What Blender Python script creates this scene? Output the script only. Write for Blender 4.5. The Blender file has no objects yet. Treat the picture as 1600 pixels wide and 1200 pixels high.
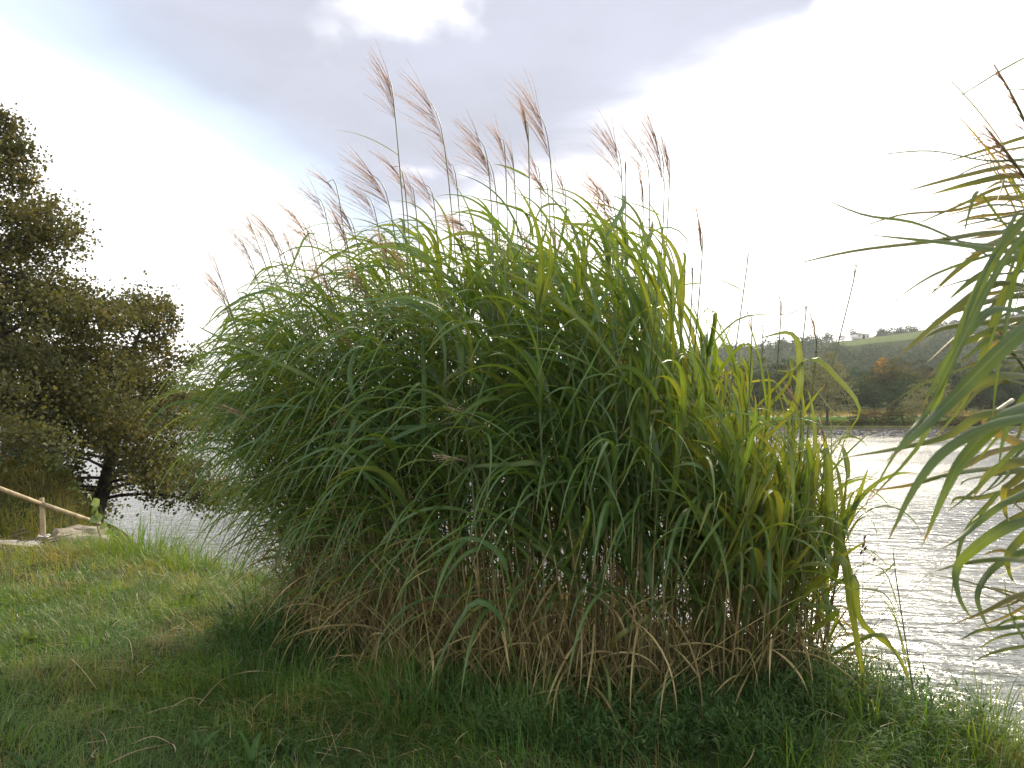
import bpy, math, random
import numpy as np
from mathutils import Vector

C = bpy.context.scene.collection
sc = bpy.context.scene
rng = np.random.default_rng(11)
random.seed(5)
R = math.radians

# ------------------------------------------------------------------ camera, sky, sun, exposure
EYE = 1.6
PITCH = R(2.0)
FPX = 1208.0                      # focal length in photo pixels (1600 wide)
cam_d = bpy.data.cameras.new('camera')
cam = bpy.data.objects.new('camera', cam_d)
C.objects.link(cam)
cam.location = (0, 0, EYE)
cam.rotation_euler = (R(90) + PITCH, 0, 0)
cam_d.sensor_width = 36
cam_d.lens = 36 * FPX / 1600
cam_d.clip_start = 0.05
cam_d.clip_end = 6000
cam_d.dof.use_dof = True
cam_d.dof.focus_distance = 5.2
cam_d.dof.aperture_fstop = 11
sc.camera = cam

SUN_AZ, SUN_EL = 25.0, 33.0
sun_dir = Vector((math.sin(R(SUN_AZ)) * math.cos(R(SUN_EL)), math.cos(R(SUN_AZ)) * math.cos(R(SUN_EL)), math.sin(R(SUN_EL))))

world = bpy.data.worlds.new('World')
sc.world = world
world.use_nodes = True
def build_sky():
    nt = world.node_tree
    nt.nodes.clear()
    N = nt.nodes.new
    L = nt.links.new
    def m(op, a, b=None, clamp=False, c=None):
        n = N('ShaderNodeMath'); n.operation = op; n.use_clamp = clamp
        for i, v in enumerate((a, b, c)):
            if v is None: continue
            if isinstance(v, (int, float)): n.inputs[i].default_value = v
            else: L(v, n.inputs[i])
        return n.outputs[0]
    def smooth(x, a, b):
        n = N('ShaderNodeMapRange'); n.interpolation_type = 'SMOOTHSTEP'
        L(x, n.inputs[0]); n.inputs[1].default_value = a; n.inputs[2].default_value = b
        return n.outputs[0]
    def mix(f, a, b):
        n = N('ShaderNodeMix'); n.data_type = 'RGBA'
        L(f, n.inputs[0])
        for i, v in ((6, a), (7, b)):
            if isinstance(v, tuple): n.inputs[i].default_value = (*v, 1)
            else: L(v, n.inputs[i])
        return n.outputs[2]
    tc = N('ShaderNodeTexCoord')
    sep = N('ShaderNodeSeparateXYZ'); L(tc.outputs['Generated'], sep.inputs[0])
    x, y, z = sep.outputs
    zc = m('MAXIMUM', z, 0.03)
    X = m('DIVIDE', x, zc); Y = m('DIVIDE', y, zc)
    comb = N('ShaderNodeCombineXYZ'); L(X, comb.inputs[0]); L(Y, comb.inputs[1])
    def noise(scale, detail, rough, off=0.0, sx=1.0, sy=1.0):
        mp = N('ShaderNodeMapping'); L(comb.outputs[0], mp.inputs[0])
        mp.inputs['Location'].default_value = (off, off * 1.7, 0); mp.inputs['Scale'].default_value = (sx, sy, 1)
        n = N('ShaderNodeTexNoise'); n.inputs['Scale'].default_value = scale; n.inputs['Detail'].default_value = detail
        n.inputs['Roughness'].default_value = rough; L(mp.outputs[0], n.inputs['Vector'])
        return n.outputs[0]
    n1 = noise(0.9, 6, 0.55, 3.1)
    n2 = noise(2.2, 5, 0.6, 9.4, 1.0, 0.6)
    n1c = m('SUBTRACT', n1, 0.5); n2c = m('SUBTRACT', n2, 0.5)
    # a deck of grey cloud overhead that runs out in a wedge towards the far bank
    XL = m('ADD', m('MULTIPLY', Y, 0.22), -1.80)
    XR = m('ADD', m('MULTIPLY', Y, -0.68), 2.75)
    dl = m('ADD', m('SUBTRACT', X, XL), m('MULTIPLY', n1c, 0.5))
    dr = m('ADD', m('SUBTRACT', XR, X), m('MULTIPLY', n1c, 1.6))
    ml = smooth(dl, -0.1, 0.42)
    mr = smooth(dr, -0.25, 0.85)
    # overhead and behind, the deck breaks up into separate clouds
    broken = m('MULTIPLY', smooth(m('ADD', n1, 0.0), 0.50, 0.60), 1.0)
    here = smooth(m('ADD', Y, n1c), 0.9, 1.6)
    deck = m('MULTIPLY', m('MULTIPLY', ml, mr), m('ADD', m('MULTIPLY', here, m('SUBTRACT', 1.0, broken)), broken))
    # thin blue slit beside the deck's edge
    slit = m('MULTIPLY', m('MULTIPLY', smooth(dl, -0.28, 0.10), smooth(m('MULTIPLY', dl, -1.0), -0.62, -0.12)), mr)
    # the brighter holes in the deck
    n3 = noise(1.5, 5, 0.5, 9.4, 1.0, 0.6)
    hole = smooth(n3, 0.56, 0.76)
    thick = smooth(n1, 0.35, 0.7)
    grey = mix(thick, (0.350, 0.366, 0.440), (0.295, 0.306, 0.358))
    sky = N('ShaderNodeTexSky'); sky.sky_type = 'NISHITA'; sky.sun_disc = False
    sky.sun_elevation = R(SUN_EL); sky.sun_rotation = R(SUN_AZ)
    sky.air_density = 1.0; sky.dust_density = 2.0; sky.ozone_density = 1.0
    skym = N('ShaderNodeVectorMath'); skym.operation = 'SCALE'; L(sky.outputs[0], skym.inputs[0]); skym.inputs['Scale'].default_value = SKY_K
    # bright thin cloud everywhere else: lifts towards the veiled sun
    dot = N('ShaderNodeVectorMath'); dot.operation = 'DOT_PRODUCT'
    nrm = N('ShaderNodeVectorMath'); nrm.operation = 'NORMALIZE'; L(tc.outputs['Generated'], nrm.inputs[0])
    L(nrm.outputs[0], dot.inputs[0]); dot.inputs[1].default_value = sun_dir
    dp = m('MAXIMUM', dot.outputs['Value'], 0.0)
    glow = m('ADD', m('MULTIPLY', m('POWER', dp, 7.0), 0.55), m('MULTIPLY', m('POWER', dp, 60.0), 0.9))
    veil = m('ADD', m('ADD', 0.98, glow), m('MULTIPLY', n2c, 0.3))
    vc = N('ShaderNodeVectorMath'); vc.operation = 'SCALE'; vc.inputs[0].default_value = (1.0, 0.985, 0.97); L(veil, vc.inputs['Scale'])
    cover = smooth(n2, 0.30, 0.52)
    cover = m('ADD', m('MULTIPLY', cover, 0.3), 0.68)
    base = mix(cover, skym.outputs[0], vc.outputs[0])
    g2 = N('ShaderNodeVectorMath'); g2.operation = 'SCALE'; L(grey, g2.inputs[0])
    L(m('ADD', 1.0, m('MULTIPLY', m('POWER', dp, 8.0), 0.12)), g2.inputs['Scale'])
    dk = m('MULTIPLY', deck, m('SUBTRACT', 1.0, m('MULTIPLY', hole, 0.85)))
    col = mix(dk, base, g2.outputs[0])
    col = mix(m('MULTIPLY', slit, 0.75), col, (0.34, 0.435, 0.56))
    bg = N('ShaderNodeBackground'); L(col, bg.inputs[0]); bg.inputs[1].default_value = SKY_S
    out = N('ShaderNodeOutputWorld'); L(bg.outputs[0], out.inputs[0])
SKY_K = 0.10
SKY_S = 1.0
build_sky()
world.cycles.sampling_method = 'MANUAL'
world.cycles.sample_map_resolution = 1024

sun_l = bpy.data.lights.new('sun', 'SUN')
sun_l.energy = 3.0
sun_l.angle = R(12)
sun_l.color = (1.0, 0.87, 0.66)
sun_o = bpy.data.objects.new('sun', sun_l)
C.objects.link(sun_o)
sun_o.rotation_euler = (-sun_dir).to_track_quat('-Z', 'Y').to_euler()

sc.view_settings.view_transform = 'Standard'
sc.view_settings.look = 'None'
sc.view_settings.exposure = 0.97
sc.view_settings.gamma = 1.0
sc.view_settings.use_curve_mapping = False
sc.cycles.max_bounces = 8
sc.cycles.transparent_max_bounces = 4
sc.cycles.diffuse_bounces = 4
sc.cycles.use_denoising = True

WATER_Z = -1.6

# ------------------------------------------------------------------ helpers
def P(px, py, d):
    """World point at depth d (metres along +Y) seen at photo pixel px, py."""
    u = (px - 800) / FPX; v = (600 - py) / FPX
    f = Vector((0, math.cos(PITCH), math.sin(PITCH))); up = Vector((0, -math.sin(PITCH), math.cos(PITCH)))
    r = f + Vector((1, 0, 0)) * u + up * v
    r = r * (d / r.y)
    return np.array((r.x, r.y, r.z + EYE))

def norm(a):
    return a / np.maximum(np.linalg.norm(a, axis=-1, keepdims=True), 1e-9)

def sstep(a, b, x):
    t = np.clip((x - a) / (b - a), 0, 1)
    return t * t * (3 - 2 * t)

def tag(o, label=None, cat=None, group=None, kind=None):
    if label: o['label'] = label
    if cat: o['category'] = cat
    if group: o['group'] = group
    if kind: o['kind'] = kind
    return o

def mesh(name, V, faces, mat=None, attrs=None, smooth=False):
    """V (n,3); faces: list of int arrays (k,3)/(k,4)...; attrs: {name: (n,) floats} on points."""
    me = bpy.data.meshes.new(name)
    V = np.asarray(V, dtype=np.float32).reshape(-1, 3)
    me.vertices.add(len(V)); me.vertices.foreach_set('co', V.ravel())
    loops, starts, totals, off = [], [], [], 0
    for F in faces:
        F = np.asarray(F, dtype=np.int32)
        if F.size == 0: continue
        k = F.shape[1]
        loops.append(F.ravel()); starts.append(off + np.arange(len(F), dtype=np.int32) * k); totals.append(np.full(len(F), k, np.int32))
        off += F.size
    loops = np.concatenate(loops); starts = np.concatenate(starts); totals = np.concatenate(totals)
    me.loops.add(len(loops)); me.loops.foreach_set('vertex_index', loops)
    me.polygons.add(len(starts)); me.polygons.foreach_set('loop_start', starts); me.polygons.foreach_set('loop_total', totals)
    if smooth: me.polygons.foreach_set('use_smooth', np.ones(len(starts), dtype=bool))
    me.update(calc_edges=True)
    for k, a in (attrs or {}).items():
        at = me.attributes.new(k, 'FLOAT', 'POINT'); at.data.foreach_set('value', np.asarray(a, dtype=np.float32).ravel())
    if mat: me.materials.append(mat)
    return me

def obj(name, me, parent=None, loc=None):
    o = bpy.data.objects.new(name, me); C.objects.link(o)
    if loc is not None: o.location = loc
    if parent: o.parent = parent
    return o

def empty(name, loc=(0, 0, 0)):
    o = bpy.data.objects.new(name, None); C.objects.link(o); o.location = loc; o.empty_display_size = 0.2
    return o

# ------------------------------------------------------------------ materials
def new_mat(name):
    m = bpy.data.materials.new(name); m.use_nodes = True; m.node_tree.nodes.clear()
    return m, m.node_tree.nodes.new, m.node_tree.links.new

def ramp(N, stops):
    r = N('ShaderNodeValToRGB'); e = r.color_ramp.elements
    while len(e) < len(stops): e.new(0.5)
    for el, (p, c) in zip(e, stops): el.position = p; el.color = (*c, 1)
    return r

def leaf_mat(name, stops, trans=0.45, tcol=(1.25, 1.15, 0.45), rough=0.42, spec=0.45, rib=None, tip=None, noise=0.25, nscale=9.0):
    """Foliage: reflecting and transmitting; 'tint' runs through the ramp, 'across' (-1..1) paints the pale midrib, 'along' the dry tip."""
    m, N, L = new_mat(name)
    at = N('ShaderNodeAttribute'); at.attribute_name = 'tint'
    r = ramp(N, stops); L(at.outputs['Fac'], r.inputs[0]); col = r.outputs[0]
    tn = N('ShaderNodeTexNoise'); tn.inputs['Scale'].default_value = nscale; tn.inputs['Detail'].default_value = 3
    geo = N('ShaderNodeNewGeometry'); L(geo.outputs['Position'], tn.inputs['Vector'])
    mr = N('ShaderNodeMapRange'); mr.inputs[1].default_value = 0.3; mr.inputs[2].default_value = 0.7
    mr.inputs[3].default_value = 1 - noise; mr.inputs[4].default_value = 1 + noise; L(tn.outputs[0], mr.inputs[0])
    vs = N('ShaderNodeVectorMath'); vs.operation = 'SCALE'; L(col, vs.inputs[0]); L(mr.outputs[0], vs.inputs['Scale']); col = vs.outputs[0]
    if tip:
        al = N('ShaderNodeAttribute'); al.attribute_name = 'along'
        t = N('ShaderNodeMapRange'); t.inputs[1].default_value = tip[1]; t.inputs[2].default_value = 1.0; L(al.outputs['Fac'], t.inputs[0])
        mx = N('ShaderNodeMix'); mx.data_type = 'RGBA'; L(t.outputs[0], mx.inputs[0]); L(col, mx.inputs[6]); mx.inputs[7].default_value = (*tip[0], 1); col = mx.outputs[2]
    if rib:
        ac = N('ShaderNodeAttribute'); ac.attribute_name = 'across'
        ab = N('ShaderNodeMath'); ab.operation = 'ABSOLUTE'; L(ac.outputs['Fac'], ab.inputs[0])
        t = N('ShaderNodeMapRange'); t.inputs[1].default_value = 0.08; t.inputs[2].default_value = 0.2; t.inputs[3].default_value = 0.75; t.inputs[4].default_value = 0.0; L(ab.outputs[0], t.inputs[0])
        mx = N('ShaderNodeMix'); mx.data_type = 'RGBA'; L(t.outputs[0], mx.inputs[0]); L(col, mx.inputs[6]); mx.inputs[7].default_value = (*rib, 1); col = mx.outputs[2]
    if rib:
        sn = N('ShaderNodeMath'); sn.operation = 'MULTIPLY'; L(ac.outputs['Fac'], sn.inputs[0]); sn.inputs[1].default_value = 34.0
        s2 = N('ShaderNodeMath'); s2.operation = 'SINE'; L(sn.outputs[0], s2.inputs[0])
        s3 = N('ShaderNodeMapRange'); s3.inputs[1].default_value = -1; s3.inputs[2].default_value = 1; s3.inputs[3].default_value = 0.88; s3.inputs[4].default_value = 1.1; L(s2.outputs[0], s3.inputs[0])
        v3 = N('ShaderNodeVectorMath'); v3.operation = 'SCALE'; L(col, v3.inputs[0]); L(s3.outputs[0], v3.inputs['Scale']); col = v3.outputs[0]
        # brown flecks and worn streaks
        fn = N('ShaderNodeTexNoise'); fn.inputs['Scale'].default_value = 38; fn.inputs['Detail'].default_value = 4; L(geo.outputs['Position'], fn.inputs['Vector'])
        fr = N('ShaderNodeMapRange'); fr.inputs[1].default_value = 0.66; fr.inputs[2].default_value = 0.74; fr.inputs[4].default_value = 0.7; L(fn.outputs[0], fr.inputs[0])
        mf = N('ShaderNodeMix'); mf.data_type = 'RGBA'; L(fr.outputs[0], mf.inputs[0]); L(col, mf.inputs[6]); mf.inputs[7].default_value = (0.16, 0.12, 0.05, 1); col = mf.outputs[2]
    p = N('ShaderNodeBsdfPrincipled'); L(col, p.inputs['Base Color']); p.inputs['Roughness'].default_value = rough
    p.inputs['Specular IOR Level'].default_value = spec
    tc = N('ShaderNodeMix'); tc.data_type = 'RGBA'; tc.blend_type = 'MULTIPLY'; tc.inputs[0].default_value = 1; L(col, tc.inputs[6]); tc.inputs[7].default_value = (*tcol, 1)
    tr = N('ShaderNodeBsdfTranslucent'); L(tc.outputs[2], tr.inputs[0])
    ms = N('ShaderNodeMixShader'); ms.inputs[0].default_value = trans; L(p.outputs[0], ms.inputs[1]); L(tr.outputs[0], ms.inputs[2])
    o = N('ShaderNodeOutputMaterial'); L(ms.outputs[0], o.inputs[0])
    return m

def solid_mat(name, c1, c2, scale=6.0, rough=0.8, spec=0.3, bump=0.0, bscale=None, stretch=(1, 1, 1), lo=0.35, hi=0.65):
    m, N, L = new_mat(name)
    tc = N('ShaderNodeTexCoord'); mp = N('ShaderNodeMapping'); mp.inputs['Scale'].default_value = stretch; L(tc.outputs['Object'], mp.inputs[0])
    tn = N('ShaderNodeTexNoise'); tn.inputs['Scale'].default_value = scale; tn.inputs['Detail'].default_value = 6; tn.inputs['Roughness'].default_value = 0.6; L(mp.outputs[0], tn.inputs['Vector'])
    r = ramp(N, [(lo, c1), (hi, c2)]); L(tn.outputs[0], r.inputs[0])
    p = N('ShaderNodeBsdfPrincipled'); L(r.outputs[0], p.inputs['Base Color']); p.inputs['Roughness'].default_value = rough; p.inputs['Specular IOR Level'].default_value = spec
    if bump:
        t2 = N('ShaderNodeTexNoise'); t2.inputs['Scale'].default_value = bscale or scale * 3; t2.inputs['Detail'].default_value = 5; L(mp.outputs[0], t2.inputs['Vector'])
        b = N('ShaderNodeBump'); b.inputs['Strength'].default_value = bump; b.inputs['Distance'].default_value = 0.03; L(t2.outputs[0], b.inputs['Height']); L(b.outputs[0], p.inputs['Normal'])
    o = N('ShaderNodeOutputMaterial'); L(p.outputs[0], o.inputs[0])
    return m

M = {}
M['blade'] = leaf_mat('silver_grass_leaf', [(0.0, (0.062, 0.145, 0.050)), (0.45, (0.092, 0.170, 0.042)), (0.8, (0.155, 0.200, 0.040)), (1.0, (0.28, 0.26, 0.085))],
                      trans=0.42, tcol=(1.9, 1.5, 0.35), rough=0.42, spec=0.42, rib=(0.17, 0.225, 0.13), tip=((0.20, 0.15, 0.06), 0.86), noise=0.2)
M['broad_blade'] = leaf_mat('near_silver_grass_leaf', [(0.0, (0.065, 0.125, 0.058)), (0.5, (0.090, 0.140, 0.045)), (0.85, (0.14, 0.145, 0.035)), (1.0, (0.24, 0.19, 0.07))],
                      trans=0.5, tcol=(1.9, 1.5, 0.30), rough=0.42, spec=0.4, rib=(0.115, 0.165, 0.085), tip=((0.20, 0.14, 0.06), 0.9), noise=0.2)
M['dead_blade'] = leaf_mat('dry_leaf', [(0.0, (0.10, 0.082, 0.036)), (0.5, (0.27, 0.22, 0.098)), (1.0, (0.50, 0.43, 0.225))], trans=0.3, tcol=(1.25, 1.08, 0.5), rough=0.7, spec=0.25, noise=0.3)
M['stem'] = leaf_mat('silver_grass_stem', [(0.0, (0.115, 0.092, 0.044)), (0.35, (0.32, 0.265, 0.115)), (0.6, (0.13, 0.15, 0.06)), (1.0, (0.075, 0.115, 0.05))], trans=0.1, rough=0.45, spec=0.5, noise=0.3, nscale=14)
M['plume'] = leaf_mat('plume_floss', [(0.0, (0.36, 0.25, 0.15)), (0.5, (0.62, 0.53, 0.41)), (1.0, (0.80, 0.76, 0.66))], trans=0.66, tcol=(1.2, 1.0, 0.85), rough=0.6, spec=0.3, noise=0.25, nscale=60)
M['lawn'] = leaf_mat('lawn_blade', [(0.0, (0.042, 0.105, 0.026)), (0.4, (0.080, 0.172, 0.032)), (0.75, (0.150, 0.210, 0.036)), (0.9, (0.22, 0.20, 0.065)), (1.0, (0.32, 0.25, 0.13))],
                     trans=0.4, tcol=(1.5, 1.3, 0.35), rough=0.45, spec=0.4, noise=0.25, nscale=3)
M['weed'] = leaf_mat('weed_leaf', [(0.0, (0.036, 0.080, 0.026)), (0.6, (0.060, 0.115, 0.036)), (1.0, (0.12, 0.17, 0.05))], trans=0.3, rough=0.75, spec=0.12, noise=0.3)
M['alder'] = leaf_mat('tree_leaf', [(0.0, (0.046, 0.056, 0.025)), (0.5, (0.092, 0.098, 0.040)), (0.85, (0.15, 0.135, 0.050)), (1.0, (0.21, 0.155, 0.06))], trans=0.36, tcol=(1.3, 1.2, 0.4), rough=0.6, spec=0.18, noise=0.3, nscale=1.2)
M['bramble'] = leaf_mat('bramble_leaf', [(0.0, (0.06, 0.12, 0.03)), (1.0, (0.20, 0.26, 0.09))], trans=0.4, noise=0.2)
M['bank_grass'] = leaf_mat('bank_blade', [(0.0, (0.08, 0.105, 0.026)), (0.5, (0.155, 0.165, 0.048)), (1.0, (0.28, 0.235, 0.10))], trans=0.35, tcol=(1.3, 1.15, 0.4), noise=0.3, nscale=2, rough=0.9, spec=0.05)
M['bark'] = solid_mat('bark', (0.030, 0.025, 0.020), (0.10, 0.085, 0.07), 9, 0.9, 0.2, 0.8, 14, (1, 1, 0.25))
M['wood'] = solid_mat('peeled_wood', (0.24, 0.19, 0.12), (0.50, 0.40, 0.24), 7, 0.75, 0.25, 0.7, 26, (0.35, 1, 0.3))
M['stone'] = solid_mat('quarry_stone', (0.20, 0.165, 0.13), (0.36, 0.31, 0.26), 5, 0.9, 0.2, 0.7, 14)
M['slab'] = solid_mat('pale_slab', (0.22, 0.205, 0.19), (0.36, 0.34, 0.32), 4, 0.9, 0.2, 0.3, 30)
M['twig'] = solid_mat('dry_twig', (0.06, 0.045, 0.035), (0.17, 0.13, 0.10), 9, 0.9, 0.2)
M['straw'] = leaf_mat('straw', [(0.0, (0.22, 0.17, 0.09)), (1.0, (0.46, 0.38, 0.24))], trans=0.15, rough=0.6, noise=0.2)
M['white'] = solid_mat('white_cloth', (0.6, 0.58, 0.55), (0.75, 0.74, 0.72), 9, 0.8)

# ground under the lawn: damp soil, thatch, moss
def ground_mat():
    m, N, L = new_mat('lawn_soil')
    geo = N('ShaderNodeNewGeometry')
    n1 = N('ShaderNodeTexNoise'); n1.inputs['Scale'].default_value = 1.1; n1.inputs['Detail'].default_value = 6; L(geo.outputs['Position'], n1.inputs['Vector'])
    n2 = N('ShaderNodeTexNoise'); n2.inputs['Scale'].default_value = 28; n2.inputs['Detail'].default_value = 5; L(geo.outputs['Position'], n2.inputs['Vector'])
    r1 = ramp(N, [(0.35, (0.020, 0.034, 0.011)), (0.5, (0.034, 0.048, 0.015)), (0.68, (0.060, 0.052, 0.025))]); L(n1.outputs[0], r1.inputs[0])
    r2 = ramp(N, [(0.3, (0.45, 0.45, 0.45)), (0.7, (1.5, 1.4, 1.2))]); L(n2.outputs[0], r2.inputs[0])
    mx = N('ShaderNodeMix'); mx.data_type = 'RGBA'; mx.blend_type = 'MULTIPLY'; mx.inputs[0].default_value = 1; L(r1.outputs[0], mx.inputs[6]); L(r2.outputs[0], mx.inputs[7])
    p = N('ShaderNodeBsdfPrincipled'); p.inputs['Roughness'].default_value = 0.95; p.inputs['Specular IOR Level'].default_value = 0.15; L(mx.outputs[2], p.inputs['Base Color'])
    b = N('ShaderNodeBump'); b.inputs['Strength'].default_value = 0.9; b.inputs['Distance'].default_value = 0.03; L(n2.outputs[0], b.inputs['Height']); L(b.outputs[0], p.inputs['Normal'])
    o = N('ShaderNodeOutputMaterial'); L(p.outputs[0], o.inputs[0])
    return m
M['ground'] = ground_mat()

def water_mat():
    m, N, L = new_mat('river_water')
    geo = N('ShaderNodeNewGeometry')
    def wave(scale, sx, sy, detail, rot, strength, dist, prev=None):
        mp = N('ShaderNodeMapping'); L(geo.outputs['Position'], mp.inputs[0]); mp.inputs['Scale'].default_value = (sx, sy, 1); mp.inputs['Rotation'].default_value = (0, 0, R(rot))
        n = N('ShaderNodeTexNoise'); n.inputs['Scale'].default_value = scale; n.inputs['Detail'].default_value = detail; n.inputs['Roughness'].default_value = 0.55; n.inputs['Distortion'].default_value = 0.4; L(mp.outputs[0], n.inputs['Vector'])
        b = N('ShaderNodeBump'); b.inputs['Strength'].default_value = strength; b.inputs['Distance'].default_value = dist; L(n.outputs[0], b.inputs['Height'])
        if prev: L(prev, b.inputs['Normal'])
        return b.outputs[0]
    w = wave(0.9, 0.6, 1.3, 2, 14, 1.0, 0.065)
    w = wave(2.4, 0.6, 1.25, 3, 10, 1.0, 0.062, w)
    w = wave(7.0, 0.7, 1.2, 3, 20, 0.8, 0.02, w)
    p = N('ShaderNodeBsdfPrincipled'); p.inputs['Base Color'].default_value = (0.05, 0.056, 0.048, 1); p.inputs['Roughness'].default_value = 0.16
    p.inputs['Specular IOR Level'].default_value = 0.30
    rn = N('ShaderNodeTexNoise'); rn.inputs['Scale'].default_value = 0.07; rn.inputs['Detail'].default_value = 3; L(geo.outputs['Position'], rn.inputs['Vector'])
    rm = N('ShaderNodeMapRange'); rm.inputs[1].default_value = 0.35; rm.inputs[2].default_value = 0.65; rm.inputs[3].default_value = 0.10; rm.inputs[4].default_value = 0.24; L(rn.outputs[0], rm.inputs[0]); L(rm.outputs[0], p.inputs['Roughness'])
    p.inputs['IOR'].default_value = 1.34; L(w, p.inputs['Normal'])
    o = N('ShaderNodeOutputMaterial'); L(p.outputs[0], o.inputs[0])
    return m
M['water'] = water_mat()

# ------------------------------------------------------------------ the setting: near bank, river, far shore and hills
EDGE = np.array([(30, -40), (9, -4), (4.6, 2.0), (2.75, 3.75), (2.35, 5.0), (1.7, 6.0), (0.4, 6.9), (-1.2, 7.5), (-2.6, 8.05), (-3.9, 8.9), (-5.0, 10.0),
                 (-6.2, 11.0), (-6.75, 12.2), (-6.9, 13.2), (-7.6, 14.6), (-9.5, 16.5), (-14, 21), (-30, 34), (-70, 60), (-200, 120)], float)
def edge_dist(x, y):
    """Signed distance to the water's edge, positive on land (the camera's side)."""
    best = np.full(x.shape, 1e9); sgn = np.ones(x.shape)
    for a, b in zip(EDGE[:-1], EDGE[1:]):
        d = b - a; l2 = d @ d
        t = np.clip(((x - a[0]) * d[0] + (y - a[1]) * d[1]) / l2, 0, 1)
        dx = x - a[0] - t * d[0]; dy = y - a[1] - t * d[1]
        dd = np.hypot(dx, dy)
        cr = d[0] * (y - a[1]) - d[1] * (x - a[0])
        upd = dd < best - 1e-9
        best = np.where(upd, dd, best); sgn = np.where(upd, np.where(cr > 0, 1.0, -1.0), sgn)
    return best * sgn
def vnoise(x, y, s, seed=0):
    """cheap smooth value noise"""
    xi = np.floor(x * s).astype(int); yi = np.floor(y * s).astype(int)
    fx = x * s - xi; fy = y * s - yi
    fx = fx * fx * (3 - 2 * fx); fy = fy * fy * (3 - 2 * fy)
    def h(i, j):
        n = (i * 374761393 + j * 668265263 + seed * 974711) & 0x7fffffff
        n = (n ^ (n >> 13)) * 1274126177 & 0x7fffffff
        return ((n ^ (n >> 16)) & 0xffff) / 65535.0
    return (h(xi, yi) * (1 - fx) + h(xi + 1, yi) * fx) * (1 - fy) + (h(xi, yi + 1) * (1 - fx) + h(xi + 1, yi + 1) * fx) * fy
def ground_z(x, y):
    x = np.asarray(x, float); y = np.asarray(y, float)
    s = -edge_dist(x, y) # which side is land is fixed by the check below
    s = s * LAND
    z = -2.9 * sstep(0.15, -2.6, s) - 0.10 * sstep(1.1, 0.1, s)
    z = z + 0.05 * (vnoise(x, y, 0.7, 1) - 0.5) + 0.05 * (vnoise(x, y, 2.1, 2) - 0.5)
    # the mown path dips where steps lead down, and the tree's mound rises behind it
    z = z - 0.42 * sstep(9.2, 10.8, y) * sstep(-3.5, -5.2, x)
    md = sstep(10.9, 14.2, y) * sstep(-6.3, -8.0, x + 0.25 * (y - 12)) * sstep(0.0, 0.8, s)
    z = z + 1.10 * md
    return z
LAND = 1.0
_t = -edge_dist(np.array([0.0]), np.array([1.0]))[0]
LAND = 1.0 if _t > 0 else -1.0
def land_s(x, y): return -edge_dist(np.asarray(x, float), np.asarray(y, float)) * LAND

def axis(lo, hi, dense_lo, dense_hi, step, grow=1.25):
    a = list(np.arange(dense_lo, dense_hi + 1e-6, step)); s = step
    x = dense_hi
    while x < hi: s *= grow; x += s; a.append(min(x, hi))
    s = step; x = dense_lo
    while x > lo: s *= grow; x -= s; a.insert(0, max(x, lo))
    return np.array(a)
def grid_mesh(name, xs, ys, zf, mat, attrs=None):
    X, Y = np.meshgrid(xs, ys)
    Z = zf(X, Y)
    n, k = X.shape
    idx = np.arange(n * k).reshape(n, k)
    F = np.stack([idx[:-1, :-1], idx[:-1, 1:], idx[1:, 1:], idx[1:, :-1]], -1).reshape(-1, 4)
    return mesh(name, np.stack([X, Y, Z], -1), [F], mat, attrs, smooth=True)
gx = axis(-260, 60, -13, 5.2, 0.12); gy = axis(-120, 130, 2.2, 17, 0.12)
ground = obj('ground', grid_mesh('ground', gx, gy, ground_z, M['ground']))
tag(ground, 'grassy near bank dropping steeply to the river', kind='structure')

SH = np.array([(-1500, 520), (-300, 240), (-67, 168), (-20, 132), (41, 103), (62, 98), (150, 88), (300, 72), (900, 30)], float)
def shore_y(x): return np.interp(x, SH[:, 0], SH[:, 1])
water = obj('river', mesh('river', [(-1600, -200, WATER_Z), (1000, -200, WATER_Z), (1000, 700, WATER_Z), (-1600, 700, WATER_Z)], [[[0, 1, 2, 3]]], M['water']))
tag(water, 'wide rippled river reflecting the pale sky', kind='structure')

RID_U = np.array([-1.2, -0.75, -0.41, -0.2, 0.0, 0.165, 0.31, 0.35, 0.40, 0.444, 0.476, 0.513, 0.6, 0.75, 1.2])
RID_V = np.array([0.012, 0.015, 0.020, 0.03, 0.045, 0.064, 0.077, 0.080, 0.0845, 0.088, 0.092, 0.0955, 0.104, 0.115, 0.12])
def hill_z(x, y):
    v = y - shore_y(x)
    z = np.interp(v, [-6, -1.5, 0, 0.8, 3.5, 6, 26, 60, 140], [-3.2, -2.0, -1.62, -1.0, 0.05, 0.35, 1.2, 1.6, 3.0])
    u = x / np.maximum(y, 1)
    rh = EYE + np.interp(u, RID_U, RID_V) * 690 - 4
    z = z + (rh - 3.0) * sstep(110, 560, v) * (1 - 0.35 * sstep(600, 1200, v))
    z = z + 2.2 * (vnoise(x, y, 0.02, 5) - 0.5) * sstep(100, 250, v)
    return z
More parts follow.
